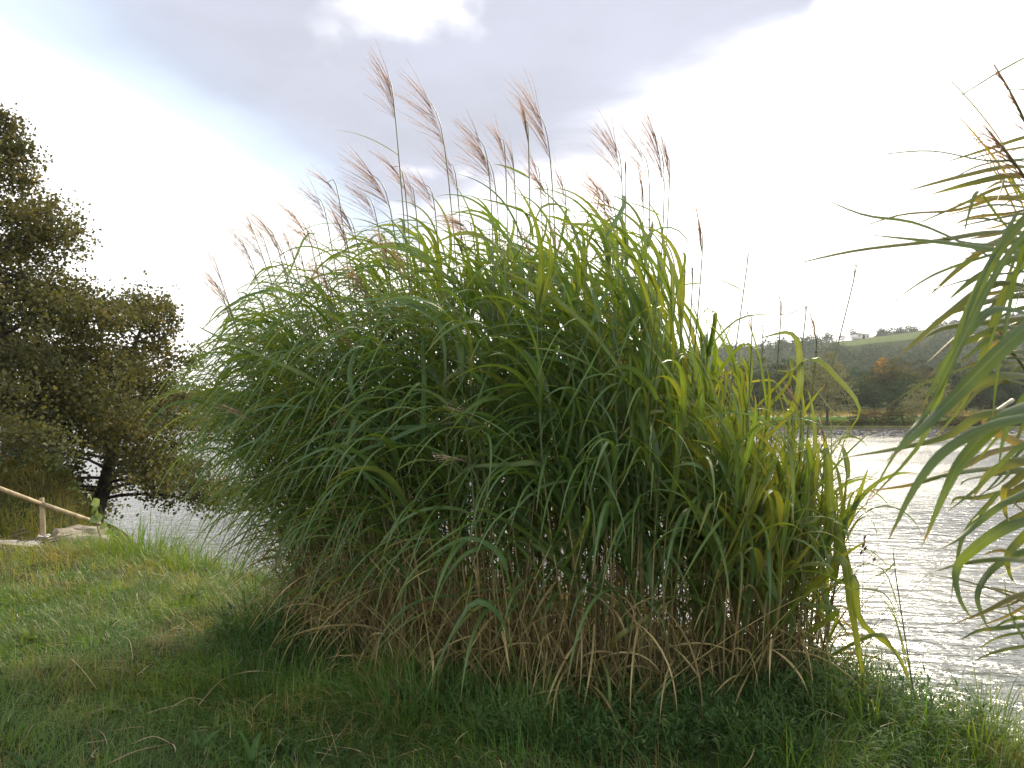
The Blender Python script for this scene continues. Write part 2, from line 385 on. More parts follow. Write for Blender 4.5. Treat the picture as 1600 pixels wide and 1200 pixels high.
def hills_mat():
    m, N, L = new_mat('far_fields')
    at = N('ShaderNodeAttribute'); at.attribute_name = 'field'
    r = ramp(N, [(0.0, (0.13, 0.12, 0.10)), (0.125, (0.065, 0.135, 0.034)), (0.25, (0.27, 0.23, 0.125)), (0.375, (0.04, 0.055, 0.022)), (0.5, (0.105, 0.14, 0.055)), (0.625, (0.10, 0.075, 0.05)), (0.75, (0.055, 0.07, 0.03)), (1.0, (0.1, 0.1, 0.05))])
    r.color_ramp.interpolation = 'LINEAR'; L(at.outputs['Fac'], r.inputs[0])
    geo = N('ShaderNodeNewGeometry'); n = N('ShaderNodeTexNoise'); n.inputs['Scale'].default_value = 0.6; n.inputs['Detail'].default_value = 8; L(geo.outputs['Position'], n.inputs['Vector'])
    r2 = ramp(N, [(0.3, (0.6, 0.6, 0.6)), (0.7, (1.35, 1.3, 1.2))]); L(n.outputs[0], r2.inputs[0])
    mx = N('ShaderNodeMix'); mx.data_type = 'RGBA'; mx.blend_type = 'MULTIPLY'; mx.inputs[0].default_value = 1; L(r.outputs[0], mx.inputs[6]); L(r2.outputs[0], mx.inputs[7])
    p = N('ShaderNodeBsdfDiffuse'); L(mx.outputs[2], p.inputs['Color'])
    o = N('ShaderNodeOutputMaterial'); L(p.outputs[0], o.inputs[0])
    return m
M['hills'] = hills_mat()
FIELD_U = (0.425, 0.52); FIELD_V = (395, 480)
def field_id(x, y):
    v = y - shore_y(x); u = x / np.maximum(y, 1)
    f = np.full(x.shape, 0.375)
    f = np.where(v < 1.6, 0.0, f); f = np.where((v >= 1.6) & (v < 5), 0.375, f)
    f = np.where((v >= 5) & (v < 16), 0.125, f); f = np.where((v >= 16) & (v < 27), 0.25, f)
    f = np.where((u > FIELD_U[0]) & (u < 0.56) & (v > FIELD_V[0]) & (v < FIELD_V[1]), 0.5, f)
    f = np.where((u > 0.39) & (u < 0.56) & (v >= FIELD_V[1]) & (v < 620), 0.625, f)
    return f
def build_hills():
    xs = np.concatenate([np.arange(-900, -100, 8.0), np.arange(-100, 420, 2.5), np.arange(420, 900.1, 8.0)])
    vs = np.concatenate([[-6, -3, -1.5, -0.5, 0, 0.4, 0.8, 1.6, 2.5, 3.5, 4.9, 5.1], np.arange(7, 30, 1.5), np.arange(30, 120, 5), np.arange(120, 700, 8.0), np.arange(700, 1500, 60)])
    X, Vv = np.meshgrid(xs, vs); Y = shore_y(X) + Vv
    Z = hill_z(X, Y)
    n, k = X.shape; idx = np.arange(n * k).reshape(n, k)
    F = np.stack([idx[:-1, :-1], idx[:-1, 1:], idx[1:, 1:], idx[1:, :-1]], -1).reshape(-1, 4)
    o = obj('hills', mesh('hills', np.stack([X, Y, Z], -1), [F], M['hills'], {'field': field_id(X, Y)}, smooth=True))
    tag(o, 'far bank with meadow strips and a wooded hillside', kind='structure')
build_hills()

# ------------------------------------------------------------------ blades (leaves, grass, straw)
def centerlines(p0, d0, L, N, droop, wind, kink=None, kpos=None):
    n = len(p0); Cn = np.zeros((n, N, 3)); T = np.zeros((n, N, 3))
    d = norm(d0).copy(); p = p0.copy()
    step = (L / (N - 1))[:, None]; dt = 1.0 / (N - 1)
    for k in range(N):
        Cn[:, k] = p; T[:, k] = d
        t = k * dt
        f = np.zeros((n, 3)); f[:, 2] = -droop
        f = (f + wind) * (0.35 + 1.3 * t) * dt
        if kink is not None:
            g = np.exp(-((t - kpos) / 0.07) ** 2)
            f[:, 2] -= kink * g * dt * 7
        d = norm(d + f)
        p = p + d * step
    return Cn, T

def blades(Cn, T, S0, W, fold=0.18, twist=0.0, taper=1.7, base=0.55, cols=3, tint=None, roll0=None):
    """Ribbon verts (n,N,cols,3) around centre lines; returns V, F, attrs flattened, verts per blade."""
    n, N, _ = Cn.shape
    S = norm(S0[:, None, :] - (S0[:, None, :] * T).sum(-1, keepdims=True) * T)
    B = np.cross(T, S)
    t = np.linspace(0, 1, N)
    tw = np.asarray(twist, float)
    if tw.ndim == 0: tw = np.full(n, float(tw))
    a = tw[:, None] * t[None]
    if roll0 is not None: a = a + roll0[:, None]
    ca, sa = np.cos(a)[..., None], np.sin(a)[..., None]
    S2 = S * ca + B * sa; B2 = B * ca - S * sa
    w = (base + (1 - base) * np.minimum(t / 0.22, 1)) * np.clip(1 - t ** taper, 0, 1) ** 0.85 + 0.02
    hw = (0.5 * np.asarray(W))[:, None, None] * w[None, :, None]
    if cols == 3:
        up = B2 * (hw * fold * 2)
        V = np.stack([Cn - S2 * hw + up, Cn, Cn + S2 * hw + up], 2); ac = np.array([-1.0, 0, 1.0])
    else:
        V = np.stack([Cn - S2 * hw, Cn + S2 * hw], 2); ac = np.array([-1.0, 1.0])
    per = N * cols
    i = np.arange(N - 1)[:, None] * cols + np.arange(cols - 1)[None]
    f = np.stack([i, i + 1, i + cols + 1, i + cols], -1).reshape(-1, 4)
    F = (f[None] + (np.arange(n) * per)[:, None, None])
    ti = np.zeros(n) if tint is None else np.asarray(tint, float)
    at = {'tint': np.broadcast_to(ti[:, None, None], (n, N, cols)).copy(), 'along': np.broadcast_to(t[None, :, None], (n, N, cols)).copy(), 'across': np.broadcast_to(ac[None, None], (n, N, cols)).copy()}
    return V, F, at
def blade_mesh(name, V, F, at, mat, sel=None, smooth=True):
    n, N, c, _ = V.shape; per = N * c
    if sel is None: sel = np.arange(n)
    f = F[0][None] + (np.arange(len(sel)) * per)[:, None, None]
    return mesh(name, V[sel].reshape(-1, 3), [f.reshape(-1, 4)], mat, {k: a[sel].ravel() for k, a in at.items()}, smooth)

def tubes(paths, radii, sides=5):
    """paths (n,N,3), radii (n,N) -> V (n,N,sides,3), F"""
    paths = np.asarray(paths); n, N, _ = paths.shape
    T = norm(np.gradient(paths, axis=1))
    ref = np.where(np.abs(T[..., 2:3]) > 0.9, np.array([1.0, 0, 0]), np.array([0, 0, 1.0]))
    ref = np.broadcast_to(ref[:, :1], T.shape)
    A = norm(np.cross(T, ref)); B = np.cross(T, A)
    ang = np.arange(sides) * 2 * np.pi / sides
    V = paths[:, :, None] + radii[:, :, None, None] * (A[:, :, None] * np.cos(ang)[None, None, :, None] + B[:, :, None] * np.sin(ang)[None, None, :, None])
    i = np.arange(N - 1)[:, None] * sides; j = np.arange(sides)[None]; j2 = (j + 1) % sides
    f = np.stack([i + j, i + j2, i + sides + j2, i + sides + j], -1).reshape(-1, 4)
    return V, f
def tube_mesh(name, paths, radii, mat, sides=5, tint=None, smooth=True, cap=True):
    V, f = tubes(paths, radii, sides); n, N = V.shape[:2]; per = N * sides
    F = (f[None] + (np.arange(n) * per)[:, None, None]).reshape(-1, 4)
    faces = [F]
    if cap:
        c = np.arange(sides)
        caps = np.concatenate([np.stack([c[::-1] + k * per, c + k * per + per - sides]) for k in range(n)])
        faces.append(caps)
    at = None
    if tint is not None:
        at = {'tint': np.broadcast_to(np.asarray(tint).reshape(n, -1, 1) if np.ndim(tint) > 1 else np.asarray(tint).reshape(-1, 1, 1), (n, N, sides)).copy().ravel()}
    return mesh(name, V.reshape(-1, 3), faces, mat, at, smooth)
def catmull(pts, N):
    pts = np.asarray(pts, float); k = len(pts)
    if k == 2: return pts[0] + (pts[1] - pts[0]) * np.linspace(0, 1, N)[:, None]
    e = np.concatenate([[2 * pts[0] - pts[1]], pts, [2 * pts[-1] - pts[-2]]])
    out = []
    for u in np.linspace(0, k - 1 - 1e-6, N):
        i = int(u); t = u - i; a, b, c, d = e[i:i + 4]
        out.append(0.5 * (2 * b + (c - a) * t + (2 * a - 5 * b + 4 * c - d) * t * t + (3 * b - a - 3 * c + d) * t ** 3))
    return np.array(out)
# ------------------------------------------------------------------ the big clump of silver grass
TOP_PX = np.array([(290, 600), (330, 535), (400, 440), (500, 385), (650, 322), (760, 305), (850, 305), (1000, 335), (1060, 390), (1110, 490), (1200, 540), (1280, 585), (1340, 660)], float)
def foliage_top(x, y):
    px = 800 + x / y * FPX
    return EYE + (642 - np.interp(px, TOP_PX[:, 0], TOP_PX[:, 1])) / FPX * y
def raceme_paths(axis_p, axis_t, nrac, length, spread, lee, r):
    """fine branches of a plume: thin tubes that leave the axis and sweep to leeward"""
    N = 9; paths = []; rad = []
    nrac = int(nrac * r.uniform(1.0, 1.9)); spread = spread * r.uniform(0.75, 1.35)
    for k in range(nrac):
        f = (k + 0.5) / nrac
        i = min(int(f * 0.75 * (len(axis_p) - 1)), len(axis_p) - 2)
        p = axis_p[i] + (axis_p[i + 1] - axis_p[i]) * r.random(); d = axis_t[i].copy()
        side = norm(np.array([r.normal(), r.normal(), r.normal() * 0.4]))
        q = abs(r.normal(0.55, 0.42)) * (1.15 - 0.5 * f)
        d = norm(d + side * spread * 0.30 + lee * spread * 1.35 * q)
        Lr = length * (0.55 + 0.6 * r.random()) * (1 - 0.2 * f)
        c = [p]
        for s in range(N - 1):
            d = norm(d + lee * spread * 0.045 + np.array([0, 0, -0.012 - 0.03 * spread * r.random()]) + r.normal(0, 0.018, 3))
            p = p + d * Lr / (N - 1); c.append(p)
        paths.append(c)
        base = 0.00125 * np.array([0.9, 1, 1, 1, 1, 0.95, 0.9, 0.7, 0.35]) * r.uniform(0.8, 1.2)
        rad.append(base * (1 + 0.3 * np.where(np.arange(N) % 2, 1, -1)))
    return np.array(paths), np.array(rad)

def build_clump():
    r = np.random.default_rng(21)
    root = empty('silver_grass_clump', (0.2, 5.2, 0))
    tag(root, 'huge silver grass clump with many feathery plumes, standing on the lawn\'s edge', 'ornamental grass')
    def part(name, me, parent=root, kind=None, label=None):
        o = obj(name, me, parent)
        if parent is root: o.matrix_parent_inverse = root.matrix_world.inverted(); o.location = (-root.location.x, -root.location.y, -root.location.z); o.matrix_parent_inverse.identity()
        if kind: o['kind'] = kind
        if label: o['label'] = label
        return o
    # --- stalk positions: front edge of the base and its depth
    fx = np.array([-1.55, -1.2, -0.7, 0.0, 0.6, 1.2, 1.7, 1.95]); fy = np.array([5.75, 5.25, 4.6, 4.22, 4.2, 4.3, 4.5, 4.8]); dp = np.array([0.5, 1.1, 1.6, 1.75, 1.6, 1.3, 0.95, 0.5])
    ns = 610
    bx = np.concatenate([r.uniform(-1.5, 1.35, 330), r.uniform(1.15, 1.95, 120), r.uniform(-1.5, -0.6, 80), r.uniform(-0.8, 1.0, 80)])
    by = np.interp(bx, fx, fy) + np.interp(bx, fx, dp) * r.random(ns) ** 1.15
    bz = ground_z(bx, by)
    top = np.minimum(foliage_top(bx * 1.12, by), 3.2) - r.uniform(0.12, 0.95, ns) ** 1.0
    top = np.where(r.random(ns) < 0.35, top * r.uniform(0.5, 0.85, ns), top)
    top = np.maximum(top, 0.9)
    cx, cy = 0.25, 5.2
    lean = np.stack([(bx - cx) * 0.24 + r.normal(0, 0.10, ns) - 0.08, (by - cy) * 0.22 + r.normal(0, 0.10, ns)], 1)
    lean[:, 0] -= 0.18 * sstep(-0.7, -1.5, bx)
    lean[:, 0] *= np.where(bx > 1.0, 0.25, 1.0)
    NS = 8; t = np.linspace(0, 1, NS)
    paths = np.zeros((ns, NS, 3))
    bend = r.normal(0, 0.05, (ns, 2))
    for k in range(2):
        paths[:, :, k] = (bx, by)[k][:, None] + lean[:, k:k + 1] * (t ** 1.35)[None] + bend[:, k:k + 1] * np.sin(t * np.pi)[None]
    paths[:, :, 2] = (bz - 0.05)[:, None] + (top - bz + 0.05)[:, None] * t[None]
    rad = np.interp(t, [0, 0.7, 1], [0.0046, 0.0038, 0.0016])[None] * r.uniform(0.75, 1.25, ns)[:, None]
    h = paths[:, :, 2]
    tint = np.clip(0.12 + 0.85 * sstep(0.45, 1.5, h) + r.normal(0, 0.1, (ns, 1)), 0, 1)
    front = np.argsort(by - np.interp(bx, fx, fy))
    me_front = front[:140]
    for i in me_front:
        part('stem', tube_mesh('stem', paths[i:i + 1], rad[i:i + 1], M['stem'], 5, tint[i:i + 1]))
    rest = front[140:]
    part('stems', tube_mesh('stems', paths[rest], rad[rest], M['stem'], 4, tint[rest]), kind='stuff')
    # --- thin dry stalks and broken ones between them
    nd = 800
    dx = r.uniform(-1.65, 1.95, nd); dy = np.interp(dx, fx, fy) - 0.06 + (np.interp(dx, fx, dp) + 0.1) * r.random(nd) ** 1.3
    keep = r.random(nd) < np.where((dx > 0.75), 0.62, 1.0)
    dx, dy = dx[keep], dy[keep]; nd = len(dx)
    dd = np.stack([r.normal(-0.03, 0.45, nd), r.normal(-0.05, 0.32, nd), np.ones(nd)], 1)
    dd[:, 0] += (dx - cx) * 0.12
    Cd, Td = centerlines(np.stack([dx, dy, ground_z(dx, dy) - 0.03], 1), dd, r.uniform(0.35, 1.25, nd), 6, r.uniform(0, 0.5, nd), np.zeros((nd, 3)))
    part('dry_stalks', tube_mesh('dry_stalks', Cd, np.interp(np.linspace(0, 1, 6), [0, 1], [0.0034, 0.0016])[None] * r.uniform(0.6, 1.2, nd)[:, None], M['stem'], 4, np.clip(r.normal(0.2, 0.13, nd), 0, 0.42)), kind='stuff')
    # --- green leaves
    def sample(i, f):
        k = np.clip(f * (NS - 1), 0, NS - 1.001); a = k.astype(int); q = (k - a)[:, None]
        return paths[i, a] * (1 - q) + paths[i, a + 1] * q, norm(paths[i, a + 1] - paths[i, a])
    per = np.clip(((top - 0.6) * 7.6).astype(int), 4, 17)
    per = np.where(bx > 0.95, np.maximum((per * 1.1).astype(int), 8), per)
    si = np.repeat(np.arange(ns), per); n = len(si)
    hmin = 0.60 + 0.2 * r.normal(0, 1, n)
    hmin -= 0.28 * sstep(0.9, 1.4, bx[si])
    f0 = np.clip(hmin / top[si], 0.16, 0.85)
    f = f0 + (1 - f0) * r.random(n) ** 0.9
    p0, st = sample(si, f)
    th = r.uniform(0, 2 * np.pi, ns)[si] + np.where(r.random(n) < 0.5, 0, np.pi) + r.normal(0, 0.5, n)
    out = np.stack([np.cos(th), np.sin(th)], 1)
    left = sstep(0.3, -1.0, p0[:, 0])
    out = out + np.stack([-0.62 - 0.35 * left, -0.30 * np.ones(n)], 1)
    rr = sstep(0.9, 1.6, p0[:, 0])
    out[:, 0] += 0.55 * rr
    out = norm(out)
    el = R(58) + r.normal(0, R(11), n) - R(10) * left + R(12) * sstep(0.0, 0.8, p0[:, 0])
    # blades behind the front row stay steeper
    d0 = np.stack([out[:, 0] * np.cos(el), out[:, 1] * np.cos(el), np.sin(el)], 1)
    L = r.uniform(0.50, 0.95, n) * np.where(f > 0.92, 0.75, 1.0)
    L *= np.where(p0[:, 0] > 1.3, 0.72, 1.0)
    W = np.where(r.random(n) < left * 0.85, r.uniform(0.012, 0.025, n), r.uniform(0.018, 0.042, n))
    L *= np.where(W < 0.018, 1.15, 1.0)
    droop = r.uniform(1.2, 2.7, n) + 0.35 * left
    stiff = r.random(n) < 0.20 + 0.28 * sstep(0.0, 0.8, p0[:, 0])
    droop = np.where(stiff, r.uniform(0.2, 0.8, n), droop) * (1 - 0.3 * sstep(1.6, 2.5, p0[:, 2]))
    wind = np.zeros((n, 3)); wind[:, 0] = -0.55 - 0.35 * r.random(n) - 0.35 * sstep(1.4, 2.4, p0[:, 2]); wind[:, 1] = r.normal(-0.05, 0.2, n)
    wind[:, 0] += 0.35 * rr
    kink = np.where(r.random(n) < np.where(p0[:, 0] > 0.4, 0.16, 0.06), r.uniform(1.0, 3.0, n), 0.0); kpos = r.uniform(0.35, 0.75, n)
    sk = r.random(n) < 0.5 * sstep(-0.3, -1.2, p0[:, 0]) + 0.18
    W = np.where(sk, np.minimum(W, r.uniform(0.012, 0.026, n)), W); L = np.where(sk, L * 1.12, L); droop = np.where(sk, r.uniform(2.6, 4.2, n), droop)
    # nothing may hang through the soil or far into the lens
    Cn, T = centerlines(p0, d0, L, 14, droop, wind, kink, kpos)
    S0 = np.stack([-out[:, 1], out[:, 0], np.zeros(n)], 1)
    tw = r.normal(0, 0.9, n); ro = r.normal(0, 0.35, n)
    tint = np.clip(r.beta(2.0, 2.4, n) * 0.8 + 0.26 * sstep(0.5, 1.5, p0[:, 0]) + 0.08 * sstep(1.8, 2.8, p0[:, 2]), 0, 0.84)
    V, F, at = blades(Cn, T, S0, W, fold=0.22, twist=tw, tint=tint, roll0=ro)
    zmin = V[..., 2].min((1, 2)); ok = zmin > 0.02
    # the silhouette: cut what climbs well above the clump's outline
    tip_over = (Cn[:, :, 2] - foliage_top(Cn[:, :, 0], np.maximum(Cn[:, :, 1], 2.5))).max(1)
    ok &= tip_over < 0.13 + 0.16 * r.random(n) ** 2
    ids = np.where(ok)[0]
    # nearest, broadest, longest ones are parts of their own
    mid = Cn[:, 7]
    score = (mid[:, 1] - np.interp(mid[:, 0], fx, fy)) * 1.4 - W * 22 - L * 0.6 + np.abs(mid[:, 2] - 1.5) * 0.1
    order = ids[np.argsort(score[ids])]
    single, many = order[:200], order[200:]
    for i in single:
        part('leaf', blade_mesh('leaf', V, F, at, M['blade'], np.array([i])))
    print('clump leaves', n, len(ids))
    # --- long leaves that arch out over the dry foot on the lawn's side
    n2 = 150
    x2 = r.uniform(-1.5, 1.5, n2); y2 = np.interp(x2, fx, fy) + r.uniform(-0.05, 0.35, n2)
    p2 = np.stack([x2, y2, r.uniform(0.45, 1.35, n2)], 1)
    a2 = r.normal(-2.15, 0.6, n2); o2 = np.stack([np.cos(a2), np.sin(a2)], 1); e2 = r.normal(R(42), R(14), n2)
    C2, T2 = centerlines(p2, np.stack([o2[:, 0] * np.cos(e2), o2[:, 1] * np.cos(e2), np.sin(e2)], 1), r.uniform(0.45, 0.95, n2), 14, r.uniform(2.0, 3.6, n2), np.stack([np.full(n2, -0.2), np.zeros(n2), np.zeros(n2)], 1))
    V2, F2, at2 = blades(C2, T2, np.stack([-o2[:, 1], o2[:, 0], np.zeros(n2)], 1), np.where(x2 < -0.3, r.uniform(0.012, 0.022, n2), r.uniform(0.018, 0.036, n2)), fold=0.22, twist=r.normal(0, 0.8, n2), tint=r.beta(2, 3, n2) * 0.75 + 0.02, roll0=r.normal(0, 0.3, n2))
    g2 = (V2[..., 2] - ground_z(V2[..., 0], V2[..., 1])).min((1, 2)) > 0.01
    low = np.where(g2)[0]
    part('leaves', blade_mesh('leaves', np.concatenate([V[many], V2[low[60:]]]), F, {k: np.concatenate([at[k][many], at2[k][low[60:]]]) for k in at}, M['blade']), kind='stuff')
    lowpart = low[:60]
    for i in lowpart:
        part('leaf', blade_mesh('leaf', V2, F2, at2, M['blade'], np.array([i])))
    # --- leaves that stand out in the photograph, each a curve of its own (photo pixels + distance)
    key = [  # points..., depth, width, tint
        ([(664, 690), (664, 610), (662, 530), (672, 532)], 4.35, 0.022, 0.15), ([(560, 640), (545, 580), (568, 530), (600, 548), (618, 600)], 4.4, 0.020, 0.2),
        ([(400, 755), (500, 680), (580, 670), (700, 672)][::-1], 4.45, 0.022, 0.12), ([(500, 810), (545, 720), (600, 690), (700, 660)][::-1], 4.3, 0.020, 0.1),
        ([(300, 505), (350, 530), (420, 560), (500, 600)][::-1], 4.6, 0.016, 0.55), ([(850, 728), (790, 726), (735, 730), (700, 760)], 4.1, 0.020, 0.55),
        ([(795, 900), (780, 862), (742, 840), (700, 850), (640, 900), (605, 1000)], 4.0, 0.022, 0.25), ([(800, 1010), (778, 955), (738, 940), (700, 1000), (670, 1070), (655, 1110)], 3.95, 0.024, 0.15),
        ([(690, 600), (740, 575), (790, 560), (820, 520)], 4.4, 0.018, 0.75), ([(900, 555), (870, 600), (855, 580), (830, 555)], 4.4, 0.02, 0.5),
        ([(895, 740), (880, 690), (850, 600), (830, 562), (800, 560)], 4.3, 0.026, 0.35), ([(1050, 600), (1000, 580), (930, 570), (830, 585)], 4.5, 0.028, 0.35),
        ([(1040, 740), (1090, 690), (1130, 620), (1110, 590), (1105, 640)], 4.5, 0.022, 0.55), ([(1000, 920), (1030, 880), (1060, 830), (1120, 805), (1170, 815)], 4.4, 0.024, 0.6),
        ([(1150, 810), (1190, 780), (1240, 770), (1280, 770)], 4.45, 0.022, 0.75), ([(1190, 870), (1230, 830), (1270, 815), (1290, 800)], 4.4, 0.022, 0.8),
        ([(1170, 960), (1220, 930), (1270, 945), (1310, 955)][::-1], 4.4, 0.022, 0.6), ([(1160, 640), (1190, 690), (1180, 760), (1150, 720)], 4.6, 0.02, 0.6),
        ([(1290, 800), (1320, 690), (1345, 640), (1310, 590), (1260, 560)][::-1], 4.6, 0.024, 0.7), ([(1280, 470), (1230, 490), (1150, 500)][::-1], 4.8, 0.010, 0.6),
        ([(1230, 600), (1240, 560), (1300, 640), (1330, 660)], 4.8, 0.02, 0.65), ([(1040, 545), (1050, 430), (1030, 360)], 5.0, 0.024, 0.55), ([(1030, 560), (1020, 460), (995, 340)], 5.0, 0.026, 0.6),
        ([(960, 1000), (1020, 960), (1060, 930)], 4.25, 0.018, 0.9), ([(1015, 1160), (1030, 1090), (1060, 1050), (1075, 1052)][:3], 3.9, 0.015, 0.3), ([(950, 1120), (950, 1060), (935, 1020)], 4.0, 0.014, 0.6),
        ([(1365, 990), (1400, 1020), (1425, 1080)], 4.3, 0.024, 0.75), ([(1330, 900), (1345, 970), (1400, 1020), (1425, 1075)], 4.3, 0.022, 0.7), ([(1310, 870), (1330, 950), (1345, 1040), (1352, 1075)], 4.3, 0.026, 0.7),
        ([(1285, 700), (1300, 800), (1330, 900), (1340, 1000)], 4.4, 0.03, 0.65), ([(1260, 700), (1262, 800), (1280, 880), (1290, 960)], 4.45, 0.03, 0.6),
        ([(1300, 890), (1260, 880), (1215, 900), (1170, 930)], 4.2, 0.022, 0.75), ([(1240, 640), (1250, 560), (1235, 520), (1180, 530)], 4.6, 0.026, 0.7),
        ([(430, 740), (520, 700), (590, 760)][::-1], 4.4, 0.018, 0.2), ([(255, 835), (310, 750), (370, 700), (430, 690)][::-1], 4.7, 0.015, 0.25), ([(280, 770), (330, 690), (400, 640), (480, 640)][::-1], 4.8, 0.014, 0.3)]
    for pts, d, w, ti in key:
        c3 = np.array([P(a, b, d + 0.03 * k) for k, (a, b) in enumerate(pts)])
        c3 = np.concatenate([[c3[0] + np.array([0.10 * (0.25 - c3[0][0]) - 0.25 * (c3[1][0] - c3[0][0]), 0.38, -0.30])], c3])
        Ck = catmull(c3, 16)[None]; Tk = norm(np.gradient(Ck, axis=1))
        s0 = np.cross(Tk.mean(1), np.array([[0.25 * r.normal(), -0.75, 0.65]])); s0 = norm(s0)
        v, ff, aa = blades(Ck, Tk, s0, np.array([w * 1.8]), fold=0.2, twist=r.normal(0, 0.5), tint=np.array([ti]), taper=2.2, base=0.75)
        part('leaf', blade_mesh('leaf', v, ff, aa, M['blade']))
    # --- dead leaves hanging round the foot
    nl = 2600
    q = r.integers(0, ns, nl); ff_ = r.uniform(0.02, 0.42, nl); p0, st = sample(q, ff_)
    hq = r.random(nl)
    p0[:, 2] = np.minimum(p0[:, 2], r.uniform(0.08, 1.15, nl) * np.interp(p0[:, 0], [-1.5, -0.5, 1.6], [0.75, 1.0, 0.95]))
    th = r.uniform(0, 2 * np.pi, nl); out = norm(np.stack([np.cos(th) - 0.25, np.sin(th) - 0.35], 1))
    el = r.normal(R(5), R(42), nl)
    d0 = np.stack([out[:, 0] * np.cos(el), out[:, 1] * np.cos(el), np.sin(el)], 1)
    Ld = r.uniform(0.25, 0.75, nl)
    Cn, T = centerlines(p0, d0, Ld, 9, r.uniform(0.8, 3.0, nl), np.stack([r.normal(-0.1, 0.3, nl), r.normal(-0.1, 0.3, nl), np.zeros(nl)], 1))
    gz = ground_z(Cn[..., 0], Cn[..., 1]); Cn[..., 2] = np.maximum(Cn[..., 2], gz + 0.015)
    S0 = np.stack([-out[:, 1], out[:, 0], np.zeros(nl)], 1)
    V, F, at = blades(Cn, T, S0, r.uniform(0.006, 0.018, nl), fold=0.3, twist=r.normal(0, 2.0, nl), tint=r.beta(2, 2, nl), cols=3)
    thin = r.random(nl) < np.where((p0[:, 0] > 0.8) & (p0[:, 2] > 0.35), 0.4, 1.0)
    ids = np.where(thin)[0]
    fr = ids[np.argsort((Cn[ids, 4, 1] - np.interp(Cn[ids, 4, 0], fx, fy)))]
    for i in fr[:150]:
        part('dry_leaf', blade_mesh('dry_leaf', V, F, at, M['dead_blade'], np.array([i])))
    part('dry_leaves', blade_mesh('dry_leaves', V, F, at, M['dead_blade'], fr[150:]), kind='stuff')
    # --- flowering stalks with plumes: plume base, axis tip (photo pixels), depth, branches, spread, foot x in pixels
    PL = [((618, 187), (606, 112), 5.0, 24, 0.62, 650), ((695, 232), (662, 140), 4.9, 28, 0.70, 735), ((765, 278), (742, 205), 5.0, 24, 0.70, 780), ((790, 255), (780, 215), 5.2, 14, 0.5, 800),
          ((610, 328), (575, 265), 4.8, 26, 0.75, 660), ((633, 296), (610, 258), 5.1, 12, 0.4, 650), ((512, 350), (492, 305), 5.3, 20, 0.65, 560), ((530, 312), (508, 284), 5.4, 10, 0.45, 560), ((487, 385), (455, 330), 5.3, 22, 0.7, 540),
          ((740, 372), (715, 350), 4.6, 22, 0.85, 770), ((860, 250), (836, 160), 4.9, 26, 0.5, 890), ((826, 228), (821, 190), 5.1, 16, 0.14, 835), ((858, 318), (842, 285), 5.2, 16, 0.6, 875),
          ((972, 288), (960, 220), 5.0, 20, 0.42, 985), ((978, 282), (977, 262), 5.1, 8, 0.1, 985), ((1015, 296), (998, 228), 5.1, 20, 0.42, 1020), ((1038, 290), (1022, 205), 5.0, 24, 0.32, 1030), ((1046, 290), (1042, 240), 5.2, 14, 0.2, 1036),
          ((965, 365), (945, 300), 4.7, 30, 0.62, 975), ((918, 368), (920, 338), 5.0, 12, 0.12, 910), ((1097, 402), (1094, 355), 4.8, 14, 0.3, 1085), ((1070, 445), (1070, 424), 5.0, 6, 0.08, 1068), ((1082, 442), (1081, 422), 5.0, 6, 0.08, 1082),
          ((1167, 418), (1168, 405), 5.0, 4, 0.06, 1140), ((1333, 442), (1336, 414), 4.9, 6, 0.1, 1275), ((1220, 500), (1219, 468), 4.8, 8, 0.10, 1222), ((1258, 502), (1259, 480), 4.9, 5, 0.06, 1250), ((1276, 545), (1273, 512), 4.7, 9, 0.15, 1275),
          ((1175, 520), (1169, 492), 4.9, 8, 0.12, 1185), ((1192, 535), (1190, 505), 5.0, 5, 0.1, 1200),
          ((356, 470), (334, 400), 5.4, 14, 0.5, 440), ((415, 415), (385, 335), 5.3, 20, 0.6, 520), ((448, 412), (425, 360), 5.5, 16, 0.55, 520), ((462, 415), (448, 372), 5.4, 12, 0.35, 520), ((475, 420), (462, 385), 5.5, 10, 0.35, 520),
          ((353, 478), (335, 440), 5.2, 16, 0.6, 420), ((420, 400), (405, 360), 5.6, 16, 0.55, 500), ((545, 395), (530, 350), 4.9, 16, 0.22, 580), ((470, 470), (500, 430), 4.8, 12, 0.6, 540), ((575, 470), (560, 430), 4.7, 14, 0.6, 600),
          ((608, 425), (598, 380), 4.7, 14, 0.4, 640), ((745, 665), (728, 648), 4.15, 12, 0.7, 775), ((735, 725), (712, 722), 4.1, 14, 0.8, 800), ((1005, 590), (980, 565), 4.8, 16, 0.7, 1020), ((1252, 655), (1240, 625), 4.5, 8, 0.15, 1270),
          ((1288, 700), (1283, 665), 4.6, 7, 0.05, 1310), ((395, 660), (370, 645), 4.8, 10, 0.6, 470), ((560, 560), (545, 530), 4.6, 9, 0.4, 600), ((835, 430), (826, 385), 4.8, 12, 0.15, 850), ((730, 400), (718, 360), 4.9, 12, 0.3, 760),
          ((650, 330), (640, 285), 5.3, 12, 0.35, 680), ((805, 300), (800, 235), 5.4, 14, 0.3, 830), ((885, 420), (875, 380), 5.2, 10, 0.3, 900)]
